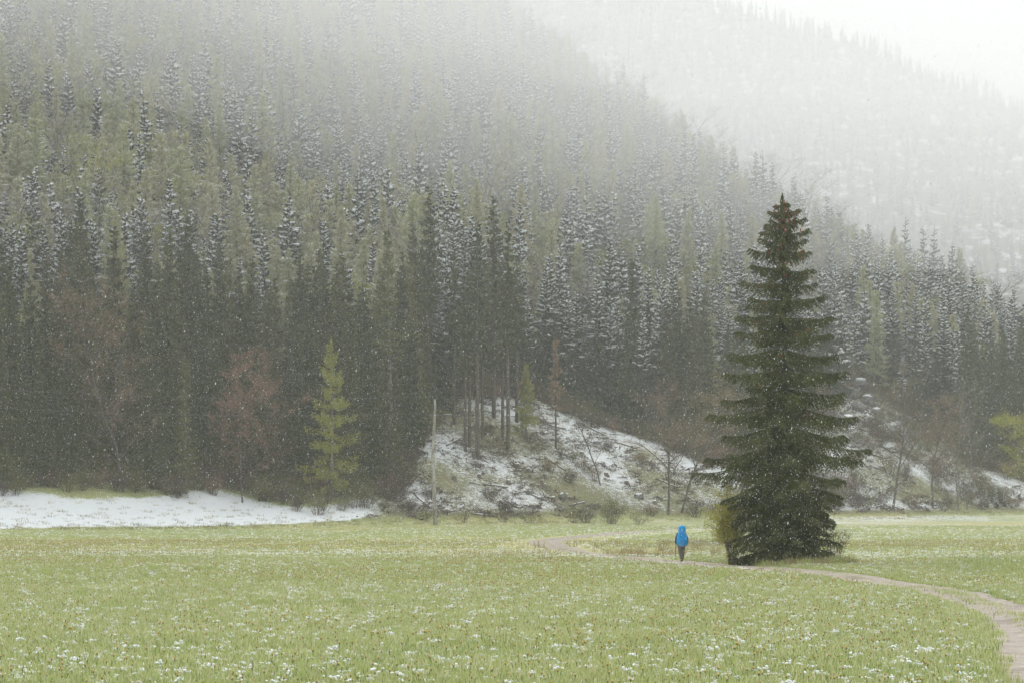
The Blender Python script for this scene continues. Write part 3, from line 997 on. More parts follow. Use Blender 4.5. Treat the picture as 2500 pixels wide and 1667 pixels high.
# tall stems left standing on the knoll
for q, (px, py) in enumerate(((1137, 1103), (1147, 1088), (1166, 1118), (1178, 1072), (1226, 1074), (1240, 1101), (936, 1100), (1026, 996), (1047, 1008), (985, 1040), (1108, 1035), (1205, 1020), (1262, 1030))):
    x, y, z = hit(px, py)
    H, parts = PROTO['spruce_tall'][q % 3]
    plant('spruce_tree', parts, (x, y, z - 0.15), q * 1.7, 0.9 + 0.1 * ((q * 7) % 3), 'tall spruce with a long bare trunk standing on the knoll', 'tree', 'bare-trunked spruces on the knoll')


# ------------------------------------------------------------------ the solitary spruce
HH = 17.4
SX, SY = (1911 - 1250) / FPX * 95.0, 95.0
SZ = float(ground_z(SX, SY))
hero = empty('spruce_tree', (SX, SY, SZ))
tag(hero, 'tall solitary dark green spruce full to the ground beside the track', 'tree')
zt = np.linspace(-0.2, HH, 14)
tw = np.cumsum(rng.normal(0, 0.012, (14, 2)), axis=0)
mb = MB(); mb.tube(np.stack([tw[:, 0], tw[:, 1], zt], 1), 0.25 * np.clip(1 - zt / HH, 0, 1) ** 0.85 + 0.015, 8)
mb.build('trunk', M['bark'], hero)
PROF_DZ = [0, 0.5, 0.87, 1.6, 2.4, 3.1, 4.0, 4.6, 5.5, 6.0, 6.7, 8.0, 8.8, 10.0, 11.6, 12.5, 13.1, 14.5, 16.0, 17.0, 17.4]
PROF_R = [0.1, 0.4, 0.75, 1.15, 1.5, 1.55, 1.9, 2.15, 2.2, 2.5, 2.75, 3.1, 3.45, 3.65, 3.85, 3.7, 2.8, 2.7, 2.5, 2.1, 1.8]


def bough(seed, L, az, up, droop, lift, fine=1.0, hang=1.0):
    r = np.random.default_rng(seed)
    wd, fo = MB(), MB()
    d = np.array([math.cos(az), math.sin(az), 0]); q = np.array([-math.sin(az), math.cos(az), 0]); Z = np.array([0, 0, 1.0])
    s = np.linspace(0, 1, 9)
    bend = r.normal(0, 0.06)
    pts = d * (L * s)[:, None] + q * (L * bend * s ** 2)[:, None] + Z * (L * (up * s - droop * s ** 2 + lift * s ** 3.5))[:, None]
    fo.tube(pts, np.linspace(0.020 + 0.007 * L, 0.006, 9), 3, cap=False)
    n = max(6, int(L / 0.070 * fine))
    ss = np.repeat(np.linspace(0.06, 1.0, n), 2) + r.normal(0, 0.012, 2 * n)
    ss = np.clip(ss, 0.03, 1.0)
    side = np.tile([-1.0, 1.0], n)
    base = np.stack([np.interp(ss, s, pts[:, i]) for i in range(3)], 1)
    ln = (0.30 * L * np.clip(1.06 - ss, 0, 1) ** 0.75 + 0.14) * r.uniform(0.55, 1.25, len(ss))
    ln = np.minimum(ln, 1.15)
    ang = np.radians(62 - 34 * ss)
    dn = hang * (0.45 + 1.25 * r.random(len(ss))) * (1.0 - 0.55 * ss)
    out = unit(d[None] * np.cos(ang)[:, None] + q[None] * (side * np.sin(ang))[:, None] - Z * dn[:, None])
    m_ = 8
    v = np.linspace(0.08, 1.0, m_)
    # points along each drooping branchlet
    pp = base[:, None, :] + out[:, None, :] * (ln[:, None] * v[None])[..., None] - Z * (0.22 * hang * ln[:, None] * v[None] ** 2)[..., None]
    pp = pp.reshape(-1, 3); dirs = np.repeat(out, m_, axis=0)
    k = len(pp)
    for rep in range(3):
        sz = r.uniform(0.06, 0.13, (k, 1))
        nd = unit(dirs * 0.8 + r.normal(0, 0.55, (k, 3)) - Z * 0.25 * hang)
        wv = unit(np.cross(nd, r.normal(0, 1, (k, 3)))) * 0.021
        st = pp + r.normal(0, 0.012, (k, 3))
        fo.tris(np.stack([st - wv, st + wv, st + nd * sz], 1))
    return fo, pts


crown_mb = MB()
cones = MB()
z = HH - 0.35
boughs = []
seed = 5000
while z > 0.35:
    dz = HH - z
    Rm = float(np.interp(dz, PROF_DZ, PROF_R))
    n = 5 if dz < 3 else (6 if dz < 8 else 7)
    a0 = rng.random() * 6.28
    low = dz > 12.9
    for k in range(n + (2 if low else 0)):
        az = a0 + 6.283 * k / (n + (2 if low else 0)) + rng.normal(0, 0.16)
        boughs.append((z + rng.normal(0, 0.10), Rm * (rng.uniform(0.74, 1.08) if not low else rng.uniform(0.7, 1.05)), az, dz))
    for k in range((2 if dz < 9 else 3) if not low else 5):     # shorter boughs between the whorls
        boughs.append((z + rng.uniform(-0.45, 0.1), Rm * rng.uniform(0.35, 0.65), rng.random() * 6.28, dz))
    z -= 0.46 if dz < 2.5 else (0.74 if dz < 6 else (0.90 if not low else 0.40))
boughs.append((HH - 12.2, 4.2, PI + 0.1, 12.4))
boughs.append((HH - 11.2, 4.1, 0.05, 11.5))
print('BOUGHS', len(boughs))
boughs = [b_ for b_ in boughs if b_[0] > 0.2][:299]
# dense inner foliage and leader
fo, _ = bough(4999, 0.5, 0, 0, 0, 0, 2.0, 0.2)
v = np.concatenate(fo.v); v = v[:, [2, 1, 0]] + np.array([0, 0, HH - 0.45]); crown_mb.add(v, np.concatenate(fo.f))
for (zz, L, az, dz) in boughs[::3]:
    fo, _ = bough(seed + 9000 + int(zz * 100), L * 0.42, az + 0.5, 0.1, 0.5, 0.1, 0.8, 1.2)
    crown_mb.add(np.concatenate(fo.v) + np.array([0, 0, zz - 0.2], np.float32), np.concatenate(fo.f))
crown = crown_mb.build('crown', M['needle_hero'], hero)
for (zz, L, az, dz) in boughs:
    seed += 1
    u = dz / HH
    up = 0.45 * (1 - u) ** 3 - 0.06 - 0.10 * u + rng.normal(0, 0.03)
    dr = 0.20 + 0.26 * u
    lf_ = 0.20 + 0.16 * u
    if dz > 12.9: up, dr, lf_ = 0.10 + rng.normal(0, 0.10), 0.42, 0.10
    dens = 1.0 if dz < 12.9 else 1.5
    fo, pts = bough(seed, L, az, up, dr, lf_, dens)
    base = np.array([0, 0, zz])
    me = fo.mesh('bough'); me.materials.append(M['needle_hero'])
    o = link(bpy.data.objects.new('bough', me), crown); o.location = (0, 0, zz)
    # hanging cones, mostly near the top
    nc = rng.poisson(7.0 if dz < 3.2 else (1.6 if dz < 6.5 else (0.45 if dz < 12 else 0)))
    for c in range(nc):
        s = rng.uniform(0.45, 1.0)
        p = np.array([np.interp(s, np.linspace(0, 1, 9), pts[:, i]) for i in range(3)]) + base + rng.normal(0, 0.07, 3)
        h_ = rng.uniform(0.10, 0.15)
        cones.tube([p + [0, 0, -0.02], p + [0, 0, -0.05], p + [0, 0, -0.05 - h_ * 0.6], p + [0, 0, -0.05 - h_]], [0.012, 0.026, 0.024, 0.008], 5)
tag(cones.build('cones', M['cone'], hero), kind='stuff')

# ------------------------------------------------------------------ shrubs
def shrub(px, py, H, W, ma, label, seed, stems=16, leaf=0.10, nleaf=30, name='bush', group=None, d=None, cat='bush'):
    x, y, z = hit(px, py) if d is None else at_x(px, d)
    wd, lf = bushy(seed, H, W, stems, leaf, nleaf)
    return plant(name, proto([('stems', wd, M['brush']), ('leaves', lf, ma)]), (x, y, z), seed, 1, label, cat, group)


shrub(1790, 1366, 4.3, 0.85, M['willow_leaf'], 'tall yellow-green willow shrub growing against the solitary spruce', 401, 36, 0.085, 300, d=96.0)
shrub(2040, 1366, 2.6, 1.1, M['bush_leaf'], 'thin olive shrub on the track side of the solitary spruce, away from the hiker', 402, 14, 0.055, 150, d=96.5)
shrub(1492, 1279, 3.6, 2.0, M['bush_leaf'], 'dense rounded light green bush at the foot of the felled slope', 403, 46, 0.13, 60)
shrub(1400, 1276, 2.1, 2.0, M['bush_leaf'], 'low green bush at the foot of the felled slope, beside the rounded one', 404, 26, 0.12, 40)
for q, (px, py, H, W) in enumerate(((1130, 1276, 1.6, 1.8), (1300, 1277, 1.5, 2.2), (1040, 1272, 1.5, 1.6), (1230, 1274, 1.3, 1.3), (1560, 1280, 1.8, 1.8))):
    shrub(px, py, H, W, M['bush_leaf'], 'low straggly green bush along the edge where slope meets meadow', 410 + q, 20, 0.09, 30, group='low bushes along the meadow edge')
for q, (px, py, H, W) in enumerate(((1200, 1225, 2.2, 1.9), (1235, 1250, 1.9, 1.6), (970, 1225, 2.0, 1.8), (1000, 1250, 1.8, 1.7), (1050, 1215, 1.4, 1.5), (1430, 1275, 1.9, 1.8),
                                     (1340, 1150, 1.8, 1.6), (1390, 1180, 2.2, 1.7), (1180, 1060, 1.6, 1.7), (1110, 1010, 1.7, 2.0), (1290, 1080, 1.6, 1.8), (1700, 1262, 2.4, 2.2), (1590, 1258, 1.8, 1.7), (1750, 1255, 2.3, 2.0),
                                     (1480, 1100, 1.5, 1.8), (1560, 1130, 1.6, 1.8), (2100, 1235, 2.3, 2.2), (2150, 1230, 2.1, 2.2), (2230, 1238, 2.4, 2.4), (2320, 1240, 2.2, 2.4), (2400, 1243, 2.0, 2.4), (2470, 1240, 2.2, 2.4), (2110, 955, 3.0, 2.2))):
    x, y, z = hit(px, py)
    wd, lf = bushy(430 + q, H, W, 34, 0.12, 36)
    plant('brush_pile' if q < 6 else 'bush', proto([('stems', wd, M['brush']), ('twigs' if q < 6 else 'leaves', lf, M['brush'] if q % 3 else M['ochre_bud'] if q >= 6 else M['brush'])]), (x, y, z), q, 1,
          'dark tangled heap of cut brushwood on the snowy felled slope' if q < 6 else 'leafless brown thicket on the open slope below the wood', 'brush pile' if q < 6 else 'bush', 'brushwood heaps' if q < 6 else 'brown thickets')
# olive thicket on the knoll side
for q, (px, py) in enumerate(((1400, 1130), (1425, 1150), (1370, 1110), (1450, 1175), (1310, 1110), (1190, 1100))):
    shrub(px, py, 2.2, 1.9, M['ochre_bud'] if q % 2 else M['bush_leaf'], 'olive scrub bush on the side of the knoll', 470 + q, 24, 0.10, 36, group='olive scrub on the knoll')
# undergrowth along the forest edge
ue = []
for q in range(620):
    x = rng.uniform(-75, 95)
    fe_ = float(forest_edge(x))
    t_ = fe_ + rng.uniform(-2.5 if x > -8 or x < -24 else -7, 6.0)
    y = 232 + 0.95 * x + 1.379 * t_
    if abs(x / y) < 0.3: ue.append((x, y))
for q in range(300):
    x = rng.uniform(36, 100); t_ = rng.uniform(2, 26); y = 232 + 0.95 * x + 1.379 * t_
    if abs(x / y) < 0.3 and vnoise(x, y, 9, 4) > 0.42: ue.append((x, y))
ue = np.array(ue)
sh = []
for q, ma in enumerate((M['bush_leaf'], M['brush'], M['red_bud'], M['larch_olive'])):
    wd, lf = bushy(490 + q, 2.4, 1.7, 22, 0.12, 40)
    sh.append(proto([('stems', wd, M['brush']), ('leaves', lf, ma)]))
scatter('undergrowth', np.stack([ue[:, 0], ue[:, 1], ground_z(ue[:, 0], ue[:, 1])], 1), rng.random(len(ue)) * 6, rng.uniform(0.6, 1.7, len(ue)), rng.choice([0, 1, 1, 2, 3, 3], len(ue)), sh,
        'low olive and brown undergrowth along the edge of the wood', 'undergrowth')


# ------------------------------------------------------------------ felled slope: stumps, logs, rocks
def lump(mb, c, r3, seed, n=2):
    r = np.random.default_rng(seed)
    import bmesh
    bm = bmesh.new(); bmesh.ops.create_icosphere(bm, subdivisions=n, radius=1)
    v = np.array([x.co[:] for x in bm.verts]); f = np.array([[q.index for q in p.verts] for p in bm.faces])
    bm.free()
    k = r.normal(0, 1, (4, 3))
    disp = sum(np.sin(v @ (k[i] * 2.2) + i * 1.7) for i in range(4)) * 0.09
    v = v * (1 + disp + r.normal(0, 0.03, len(v)))[:, None]
    mb.add(v * np.array(r3) + np.array(c), f)


stump_px = [(1108, 1172), (984, 1122), (946, 1200), (1072, 1196), (1322, 1180), (1316, 1240), (1262, 1140), (1480, 1160), (1560, 1215), (1598, 1230), (1290, 1150), (1420, 1110), (1350, 1220), (1240, 1180), (1170, 1165), (1530, 1180)]
for q, (px, py) in enumerate(stump_px):
    x, y, z = hit(px, py)
    o = empty('tree_stump', (x, y, z), q)
    r_ = 0.24 + 0.02 * (q % 4)
    mb = MB(); mb.tube([(0, 0, -0.3), (0, 0, 0.04), (0.02, 0, 0.16), (0.03, 0.02, 0.36)], [r_ * 1.9, r_ * 1.4, r_, r_ * 0.92], 9)
    mb.build('stump_body', M['dead_wood'], o)
    if q < 5:
        mb = MB(); mb.tube([(0.03, 0.02, 0.362), (0.03, 0.02, 0.385)], [r_ * 0.9, r_ * 0.86], 9); mb.build('cut_face', M['cut_wood'], o)
        tag(o, 'tree stump with a fresh orange cut face on the felled slope', 'stump', 'freshly cut stumps')
    else:
        mb = MB(); lump(mb, (0.03, 0.02, 0.38), (r_, r_, 0.13), 600 + q); mb.build('snow_cap', M['snow'], o, True)
        tag(o, 'weathered dark tree stump capped with snow on the felled slope', 'stump', 'snow-capped stumps')
logs = [(1215, 1228, 1290, 1245), (1010, 1205, 1062, 1250), (1090, 1090, 1135, 1066), (1340, 1040, 1420, 1050), (1180, 1185, 1240, 1190), (1420, 1035, 1500, 1075), (1500, 1080, 1570, 1100),
        (1330, 1120, 1380, 1150), (1280, 1200, 1335, 1225), (1390, 1235, 1440, 1222), (1070, 1015, 1130, 1018), (1600, 1170, 1655, 1192), (1150, 1255, 1215, 1262), (2080, 990, 2140, 1010), (2100, 1100, 2160, 1120)]
for q, (xa, ya, xb, yb) in enumerate(logs):
    p0 = np.array(hit(xa, ya)); p1 = np.array(hit(xb, yb))
    lim = 3.0 + 2.5 * ((q * 37) % 10) / 10
    if np.linalg.norm(p1 - p0) > lim: p1 = p0 + (p1 - p0) / np.linalg.norm(p1 - p0) * lim
    c = (p0 + p1) / 2; dv = (p1 - p0) / 2
    c[2] = float(ground_z(c[0], c[1]))
    o = empty('fallen_log', tuple(c))
    zz = [float(ground_z(*(c + dv * k)[:2])) - c[2] + 0.08 for k in (-1, -0.3, 0.4, 1)]
    pl = np.array([[dv[0] * k, dv[1] * k, h_] for k, h_ in zip((-1, -0.3, 0.4, 1), zz)])
    mb = MB(); mb.tube(pl, [0.13, 0.12, 0.10, 0.07], 8); mb.build('log_body', M['dead_wood'], o)
    mb = MB(); mb.tube(pl + [0, 0, 0.09], [0.05, 0.11, 0.09, 0.04], 5, squash=0.6); mb.build('snow_cover', M['snow'], o, True)
    tag(o, 'felled log dusted with snow lying on the open slope', 'log', 'snow-dusted logs on the felled slope')
M['rock'] = plain('grey_rock', (0.13, 0.125, 0.12), 0.9, 0.4, 1.5)
for q, (px, py, sz3) in enumerate(((2072, 968, 1.6), (2100, 950, 2.2), (2128, 942, 1.9), (2090, 1000, 1.4), (2118, 985, 1.7), (2068, 1030, 1.3), (2140, 1010, 1.2), (1560, 1215, 0.7), (1292, 1205, 0.6), (1375, 1215, 0.7))):
    x, y, z = hit(px, py)
    o = empty('rock', (x, y, z), q * 1.3)
    mb = MB(); lump(mb, (0, 0, 0.15 * sz3), (sz3, sz3 * 0.8, sz3 * 0.75), 640 + q, 3); mb.build('rock_body', M['rock'], o)
    mb = MB(); lump(mb, (0.05, 0, 0.72 * sz3), (sz3 * 0.66, sz3 * 0.55, sz3 * 0.24), 660 + q, 2); mb.build('snow_cap', M['snow'], o, True)
    if q < 7: tag(o, 'dark boulder with a snow cap in the rocky outcrop beyond the solitary spruce', 'rock', 'boulders of the rocky outcrop')
    else: tag(o, 'small snow-capped boulder among stumps on the felled slope', 'rock', 'small boulders on the felled slope')
# scattered slash: branches and bits left by the felling
bits = []
for q in range(7):
    mb = MB(); r = np.random.default_rng(700 + q)
    for k in range(9):
        p = np.array([r.normal(0, 0.5), r.normal(0, 0.5), 0.05 + 0.15 * r.random()]); dd = unit(r.normal(0, 1, 3) * [1, 1, 0.3])
        mb.tube([p - dd * r.uniform(0.3, 0.9), p + [0, 0, 0.06], p + dd * r.uniform(0.3, 0.9)], [0.035, 0.03, 0.012], 3, cap=False)
    for k in range(16):
        p = np.append(r.normal(0, 0.6, 2), 0.1 + 0.2 * r.random()); e = r.normal(0, 0.16, (2, 3))
        mb.tris([np.stack([p, p + e[0], p + e[1]])])
    bits.append(proto([('slash', mb, M['brush'] if q % 3 else M['dead_wood'])]))
bx, by = rng.uniform(-16, 85, 6500), rng.uniform(205, 350, 6500)
bt = foot_t(bx, by)
ok = (bt > 1) & (bt < forest_edge(bx) + 1) & (fbm(bx, by, 9, 3, 2) > 0.40)
bx, by = bx[ok], by[ok]
scatter('slash_litter', np.stack([bx, by, ground_z(bx, by)], 1), rng.random(len(bx)) * 6.28, rng.uniform(0.5, 1.3, len(bx)), rng.integers(0, 7, len(bx)), bits,
        'dark twigs and felling litter strewn over the snowy slope', 'litter', tilt=rng.normal(0, 0.25, (len(bx), 2)))

# ------------------------------------------------------------------ crooked utility pole and its wires
px_, py_, pz_ = hit(1062, 1281)
pole = empty('utility_pole', (px_, py_, pz_))
tag(pole, 'crooked pale wooden utility pole standing at the meadow edge', 'pole')
sc_ = py_ / FPX
zq = np.array([1283, 1230, 1180, 1140, 1100, 1060, 1020, 990, 972])
xq = np.array([1063, 1061, 1060, 1058, 1057, 1059, 1061, 1062, 1061]) - 1062
PH = (1281 - 972) * sc_
mb = MB(); pp = np.stack([xq * sc_, 0 * xq, (1281 - zq) * sc_ - 0.1], 1); pp[0, 2] = -0.5
mb.tube(pp, [0.24, 0.22, 0.20, 0.19, 0.175, 0.16, 0.15, 0.13, 0.12], 10); mb.build('pole_shaft', M['pole_wood'], pole, True)
M['steel'] = plain('galvanised_steel', (0.25, 0.25, 0.26), 0.5)
M['ceramic'] = plain('brown_ceramic', (0.06, 0.035, 0.025), 0.25)
za = (1281 - 1012) * sc_
mb = MB(); mb.tube([(-0.75, 0, za), (0.0, 0, za - 0.02), (0.75, 0, za)], 0.03, 6); mb.build('crossarm', M['steel'], pole)
for xx, zz in ((-0.7, za), (0.7, za), (0.0, PH)):
    mb = MB(); mb.tube([(xx, 0, zz), (xx, 0, zz + 0.08), (xx, 0, zz + 0.1), (xx, 0, zz + 0.16), (xx, 0, zz + 0.18), (xx, 0, zz + 0.26)], [0.03, 0.03, 0.09, 0.09, 0.06, 0.04], 8)
    mb.build('insulator', M['ceramic'], pole, True)
M['wire'] = plain('wire', (0.16, 0.16, 0.165), 0.5)
for q, (xx, zz, lab) in enumerate(((-0.7, za + 0.2, 'thin overhead wire strung from the pole crossarm, lower strand'), (0.0, PH + 0.22, 'thin overhead wire running from the very top of the pole'))):
    u = np.linspace(0, 1, 40)
    a_ = np.array([px_ + xx, py_, pz_ + zz])
    far1 = np.array([px_ - 62 + xx, py_ - 26, pz_ + zz + 1.0]); far2 = np.array([px_ + 52 + xx, py_ + 36, pz_ + zz - 2.0])
    l1 = far1 + (a_ - far1) * u[:, None]; l1[:, 2] -= 4 * 1.1 * u * (1 - u)
    l2 = a_ + (far2 - a_) * u[:, None]; l2[:, 2] -= 4 * 1.1 * u * (1 - u)
    mb = MB(); mb.tube(np.vstack([l1, l2[1:]]), 0.011, 4); o = mb.build('overhead_wire', M['wire'])
    tag(o, lab, 'wire')

# ------------------------------------------------------------------ the hiker
M['cover'] = plain('blue_rain_cover', (0.0, 0.29, 0.72), 0.55, 0.22, 5)
M['trouser'] = plain('grey_trousers', (0.16, 0.145, 0.135), 0.9, 0.2, 12)
M['boot'] = plain('brown_boots', (0.045, 0.03, 0.025), 0.7)
M['jacket'] = plain('dark_blue_jacket', (0.02, 0.045, 0.13), 0.8)
M['skin'] = plain('skin', (0.55, 0.30, 0.21), 0.6, 0.08)
M['hairm'] = plain('brown_hair', (0.05, 0.032, 0.02), 0.8)
M['logo'] = plain('white_print', (0.75, 0.77, 0.80), 0.6, 0.03)
M['dark'] = plain('dark_rubber', (0.02, 0.02, 0.02), 0.6)
hx, hy, hz = at_x(1664, 99.7)
hz = float(ground_z(hx, hy)) + 0.05
person = empty('person', (hx, hy, hz))
tag(person, 'hiker in grey trousers walking away along the track under a large pack', 'person')


def skinned(name, verts, edges, radii, ma, parent, sub=2):
    me = bpy.data.meshes.new(name)
    me.from_pydata([tuple(v) for v in verts], edges, [])
    o = link(bpy.data.objects.new(name, me), parent)
    sk = o.modifiers.new('skin', 'SKIN'); sk.use_smooth_shade = True
    sv = me.skin_vertices[0].data if me.skin_vertices else None
    if sv is None:
        o.modifiers.remove(sk)
        bpy.context.view_layer.objects.active = o
        bpy.ops.object.modifier_add(type='SKIN')
        o.modifiers[0].use_smooth_shade = True
        sv = me.skin_vertices[0].data
    for i, rr in enumerate(radii):
        sv[i].radius = (rr, rr) if not isinstance(rr, tuple) else rr
        sv[i].use_root = (i == 0)
    ss_ = o.modifiers.new('subsurf', 'SUBSURF'); ss_.levels = sub; ss_.render_levels = sub
    me.materials.append(ma)
    return o


# the body: pelvis, spine, head, arms hanging, legs in mid-stride (hiker faces +y)
B = [(0, 0, 0.95), (0, 0.02, 1.15), (0, 0.05, 1.35), (0, 0.08, 1.50), (0, 0.10, 1.57), (0, 0.12, 1.66), (0, 0.12, 1.75),
     (-0.19, 0.06, 1.42), (-0.27, 0.05, 1.14), (-0.265, 0.16, 0.90),
     (0.19, 0.06, 1.42), (0.28, 0.03, 1.14), (0.285, 0.08, 0.89),
     (-0.085, 0, 0.90), (-0.06, 0.10, 0.50), (0.00, 0.02, 0.10),
     (0.085, 0, 0.90), (0.075, 0.10, 0.50), (0.075, 0.42, 0.16)]
E = [(0, 1), (1, 2), (2, 3), (3, 4), (4, 5), (5, 6), (2, 7), (7, 8), (8, 9), (2, 10), (10, 11), (11, 12), (0, 13), (13, 14), (14, 15), (0, 16), (16, 17), (17, 18)]
RD = [0.15, 0.135, 0.15, 0.07, 0.06, 0.10, 0.075, 0.075, 0.055, 0.042, 0.075, 0.055, 0.042, 0.10, 0.072, 0.05, 0.10, 0.072, 0.05]
skinned('body', B, E, RD, M['skin'], person)
# clothes over the body
skinned('trousers', [(0, 0, 0.98), (-0.09, 0, 0.88), (-0.075, 0.06, 0.68), (-0.055, 0.10, 0.50), (-0.02, 0.05, 0.28), (0.0, 0.02, 0.13), (0.09, 0, 0.88), (0.085, 0.06, 0.68), (0.075, 0.10, 0.50), (0.075, 0.26, 0.33), (0.075, 0.40, 0.19)],
        [(0, 1), (1, 2), (2, 3), (3, 4), (4, 5), (0, 6), (6, 7), (7, 8), (8, 9), (9, 10)], [0.165, 0.125, 0.105, 0.092, 0.082, 0.075, 0.125, 0.105, 0.092, 0.08, 0.072], M['trouser'], person)
skinned('jacket', [(0, 0, 0.98), (0, 0.02, 1.18), (0, 0.05, 1.37), (0, 0.09, 1.50), (-0.19, 0.06, 1.42), (-0.275, 0.05, 1.14), (-0.267, 0.14, 0.95), (0.19, 0.06, 1.42), (0.285, 0.03, 1.14), (0.287, 0.075, 0.94)],
        [(0, 1), (1, 2), (2, 3), (2, 4), (4, 5), (5, 6), (2, 7), (7, 8), (8, 9)], [0.18, 0.165, 0.175, 0.09, 0.095, 0.075, 0.06, 0.095, 0.075, 0.06], M['jacket'], person)
for sx, wx_, wy_, wz_ in ((-1, -0.265, 0.16, 0.90), (1, 0.285, 0.08, 0.89)):
    # palm with four fingers and a thumb, loosely curled
    V_ = [(wx_, wy_, wz_), (wx_, wy_ + 0.02, wz_ - 0.07)]; E_ = [(0, 1)]; R_ = [0.026, 0.032]
    for f_, (oy, ln) in enumerate(((0.032, 0.075), (0.012, 0.085), (-0.008, 0.08), (-0.026, 0.062))):
        i0 = len(V_)
        V_ += [(wx_, wy_ + 0.02 + oy, wz_ - 0.085), (wx_ - sx * 0.012, wy_ + 0.026 + oy, wz_ - 0.085 - ln * 0.55), (wx_ - sx * 0.040, wy_ + 0.028 + oy, wz_ - 0.085 - ln * 0.75)]
        E_ += [(1, i0), (i0, i0 + 1), (i0 + 1, i0 + 2)]; R_ += [0.010, 0.009, 0.008]
    i0 = len(V_)
    V_ += [(wx_ - sx * 0.01, wy_ + 0.055, wz_ - 0.055), (wx_ - sx * 0.03, wy_ + 0.062, wz_ - 0.095)]
    E_ += [(1, i0), (i0, i0 + 1)]; R_ += [0.011, 0.009]
    skinned('hand', V_, E_, R_, M['skin'], person, 1)
for bx_, by_, bz_, pitch in ((0.0, 0.02, 0.0, 0.0), (0.075, 0.42, 0.06, 0.5)):
    o = skinned('boot', [(bx_, by_, bz_ + 0.16), (bx_, by_ - 0.02, bz_ + 0.055), (bx_, by_ + 0.10, bz_ + 0.05 + 0.04 * pitch), (bx_, by_ + 0.19, bz_ + 0.042 + 0.16 * pitch)], [(0, 1), (1, 2), (2, 3)], [0.068, 0.06, 0.05, 0.04], M['boot'], person, 2)
mb = MB(); lump(mb, (0, 0.10, 1.72), (0.105, 0.115, 0.11), 5, 3); mb.build('hair', M['hairm'], person, True)
mb = MB(); mb.tube([(0, 0.215, 1.69), (0, 0.245, 1.665), (0, 0.22, 1.655)], [0.008, 0.016, 0.012], 5)
mb.build('nose', M['skin'], person, True)
for sx in (-1, 1):
    mb = MB(); lump(mb, (sx * 0.035, 0.208, 1.70), (0.014, 0.008, 0.008), 8, 1); mb.build('eye', M['dark'], person, True)
    mb = MB(); lump(mb, (sx * 0.105, 0.12, 1.68), (0.014, 0.026, 0.035), 9, 1); mb.build('ear', M['skin'], person, True)
mb = MB(); mb.tube([(-0.025, 0.216, 1.63), (0, 0.222, 1.628), (0.025, 0.216, 1.63)], 0.006, 4); mb.build('mouth', plain('lips', (0.4, 0.16, 0.13)), person)

# the pack with its rain cover: carried, so a thing of its own
pack = empty('backpack', (hx, hy, hz))
tag(pack, 'big backpack under a bright blue rain cover with a small white mark, on the hiker', 'backpack')
lv = [(0.83, 0.16, 0.10), (0.86, 0.225, 0.16), (0.95, 0.262, 0.20), (1.10, 0.272, 0.215), (1.25, 0.255, 0.20), (1.38, 0.225, 0.185), (1.50, 0.19, 0.17), (1.62, 0.183, 0.165), (1.74, 0.18, 0.16), (1.80, 0.16, 0.14), (1.85, 0.11, 0.10), (1.87, 0.03, 0.03)]
th = np.arange(28) * 2 * PI / 28
pv, pf = [], []
rp = np.random.default_rng(9)
for i, (zz, rx, ry) in enumerate(lv):
    for j, a_ in enumerate(th):
        ca, sa = math.cos(a_), math.sin(a_)
        k_ = (abs(ca) ** 2.6 + abs(sa) ** 2.6) ** (-1 / 2.6)
        wr = 1 + 0.022 * math.sin(5 * a_ + zz * 9) + 0.015 * rp.normal()
        pv.append((rx * k_ * ca * wr, -0.27 + ry * k_ * sa * wr, zz))
for i in range(len(lv) - 1):
    for j in range(28):
        p, q = i * 28 + j, i * 28 + (j + 1) % 28
        pf += [(p, q, q + 28), (p, q + 28, p + 28)]
n0 = len(pv); pv += [(0, -0.27, 0.82), (0, -0.27, 1.875)]
for j in range(28):
    pf += [(n0, (j + 1) % 28, j), (n0 + 1, (len(lv) - 1) * 28 + j, (len(lv) - 1) * 28 + (j + 1) % 28)]
mb = MB(); mb.add(pv, pf); cov_ = mb.build('rain_cover', M['cover'], pack, True)
mb = MB()
yb = -0.27 - 0.178
mb.tube([(-0.04, yb + 0.004, 1.655), (-0.02, yb, 1.71), (0.0, yb + 0.002, 1.66)], 0.012, 5)
mb.tube([(-0.04, yb, 1.62), (0.035, yb, 1.62)], 0.010, 5)
mb.tube([(-0.05, yb - 0.002, 1.585), (0.02, yb - 0.002, 1.585)], 0.007, 5)
mb.build('printed_mark', M['logo'], cov_)
for sx in (-1, 1):
    mb = MB(); mb.tube([(sx * 0.11, -0.10, 1.52), (sx * 0.13, 0.10, 1.56), (sx * 0.13, 0.23, 1.42), (sx * 0.13, 0.22, 1.2), (sx * 0.14, -0.06, 1.02)], 0.022, 5); mb.build('shoulder_strap', M['dark'], pack)
mb = MB(); mb.tube([(-0.2, -0.1, 1.0), (-0.19, 0.1, 1.0), (0, 0.2, 1.0), (0.19, 0.1, 1.0), (0.2, -0.1, 1.0)], 0.025, 5); mb.build('hip_belt', M['dark'], pack)
stick = empty('walking_pole', (hx - 0.285, hy + 0.20, hz))
tag(stick, "dark slender trekking pole hanging from the hiker's hand", 'walking pole')
mb = MB(); mb.tube([(0.03, 0.10, 0.18), (0, 0, 0.86)], 0.011, 6); mb.build('shaft', M['dark'], stick)
mb = MB(); mb.tube([(0, 0, 0.78), (-0.002, -0.02, 0.92)], 0.017, 6); mb.build('grip', M['boot'], stick)

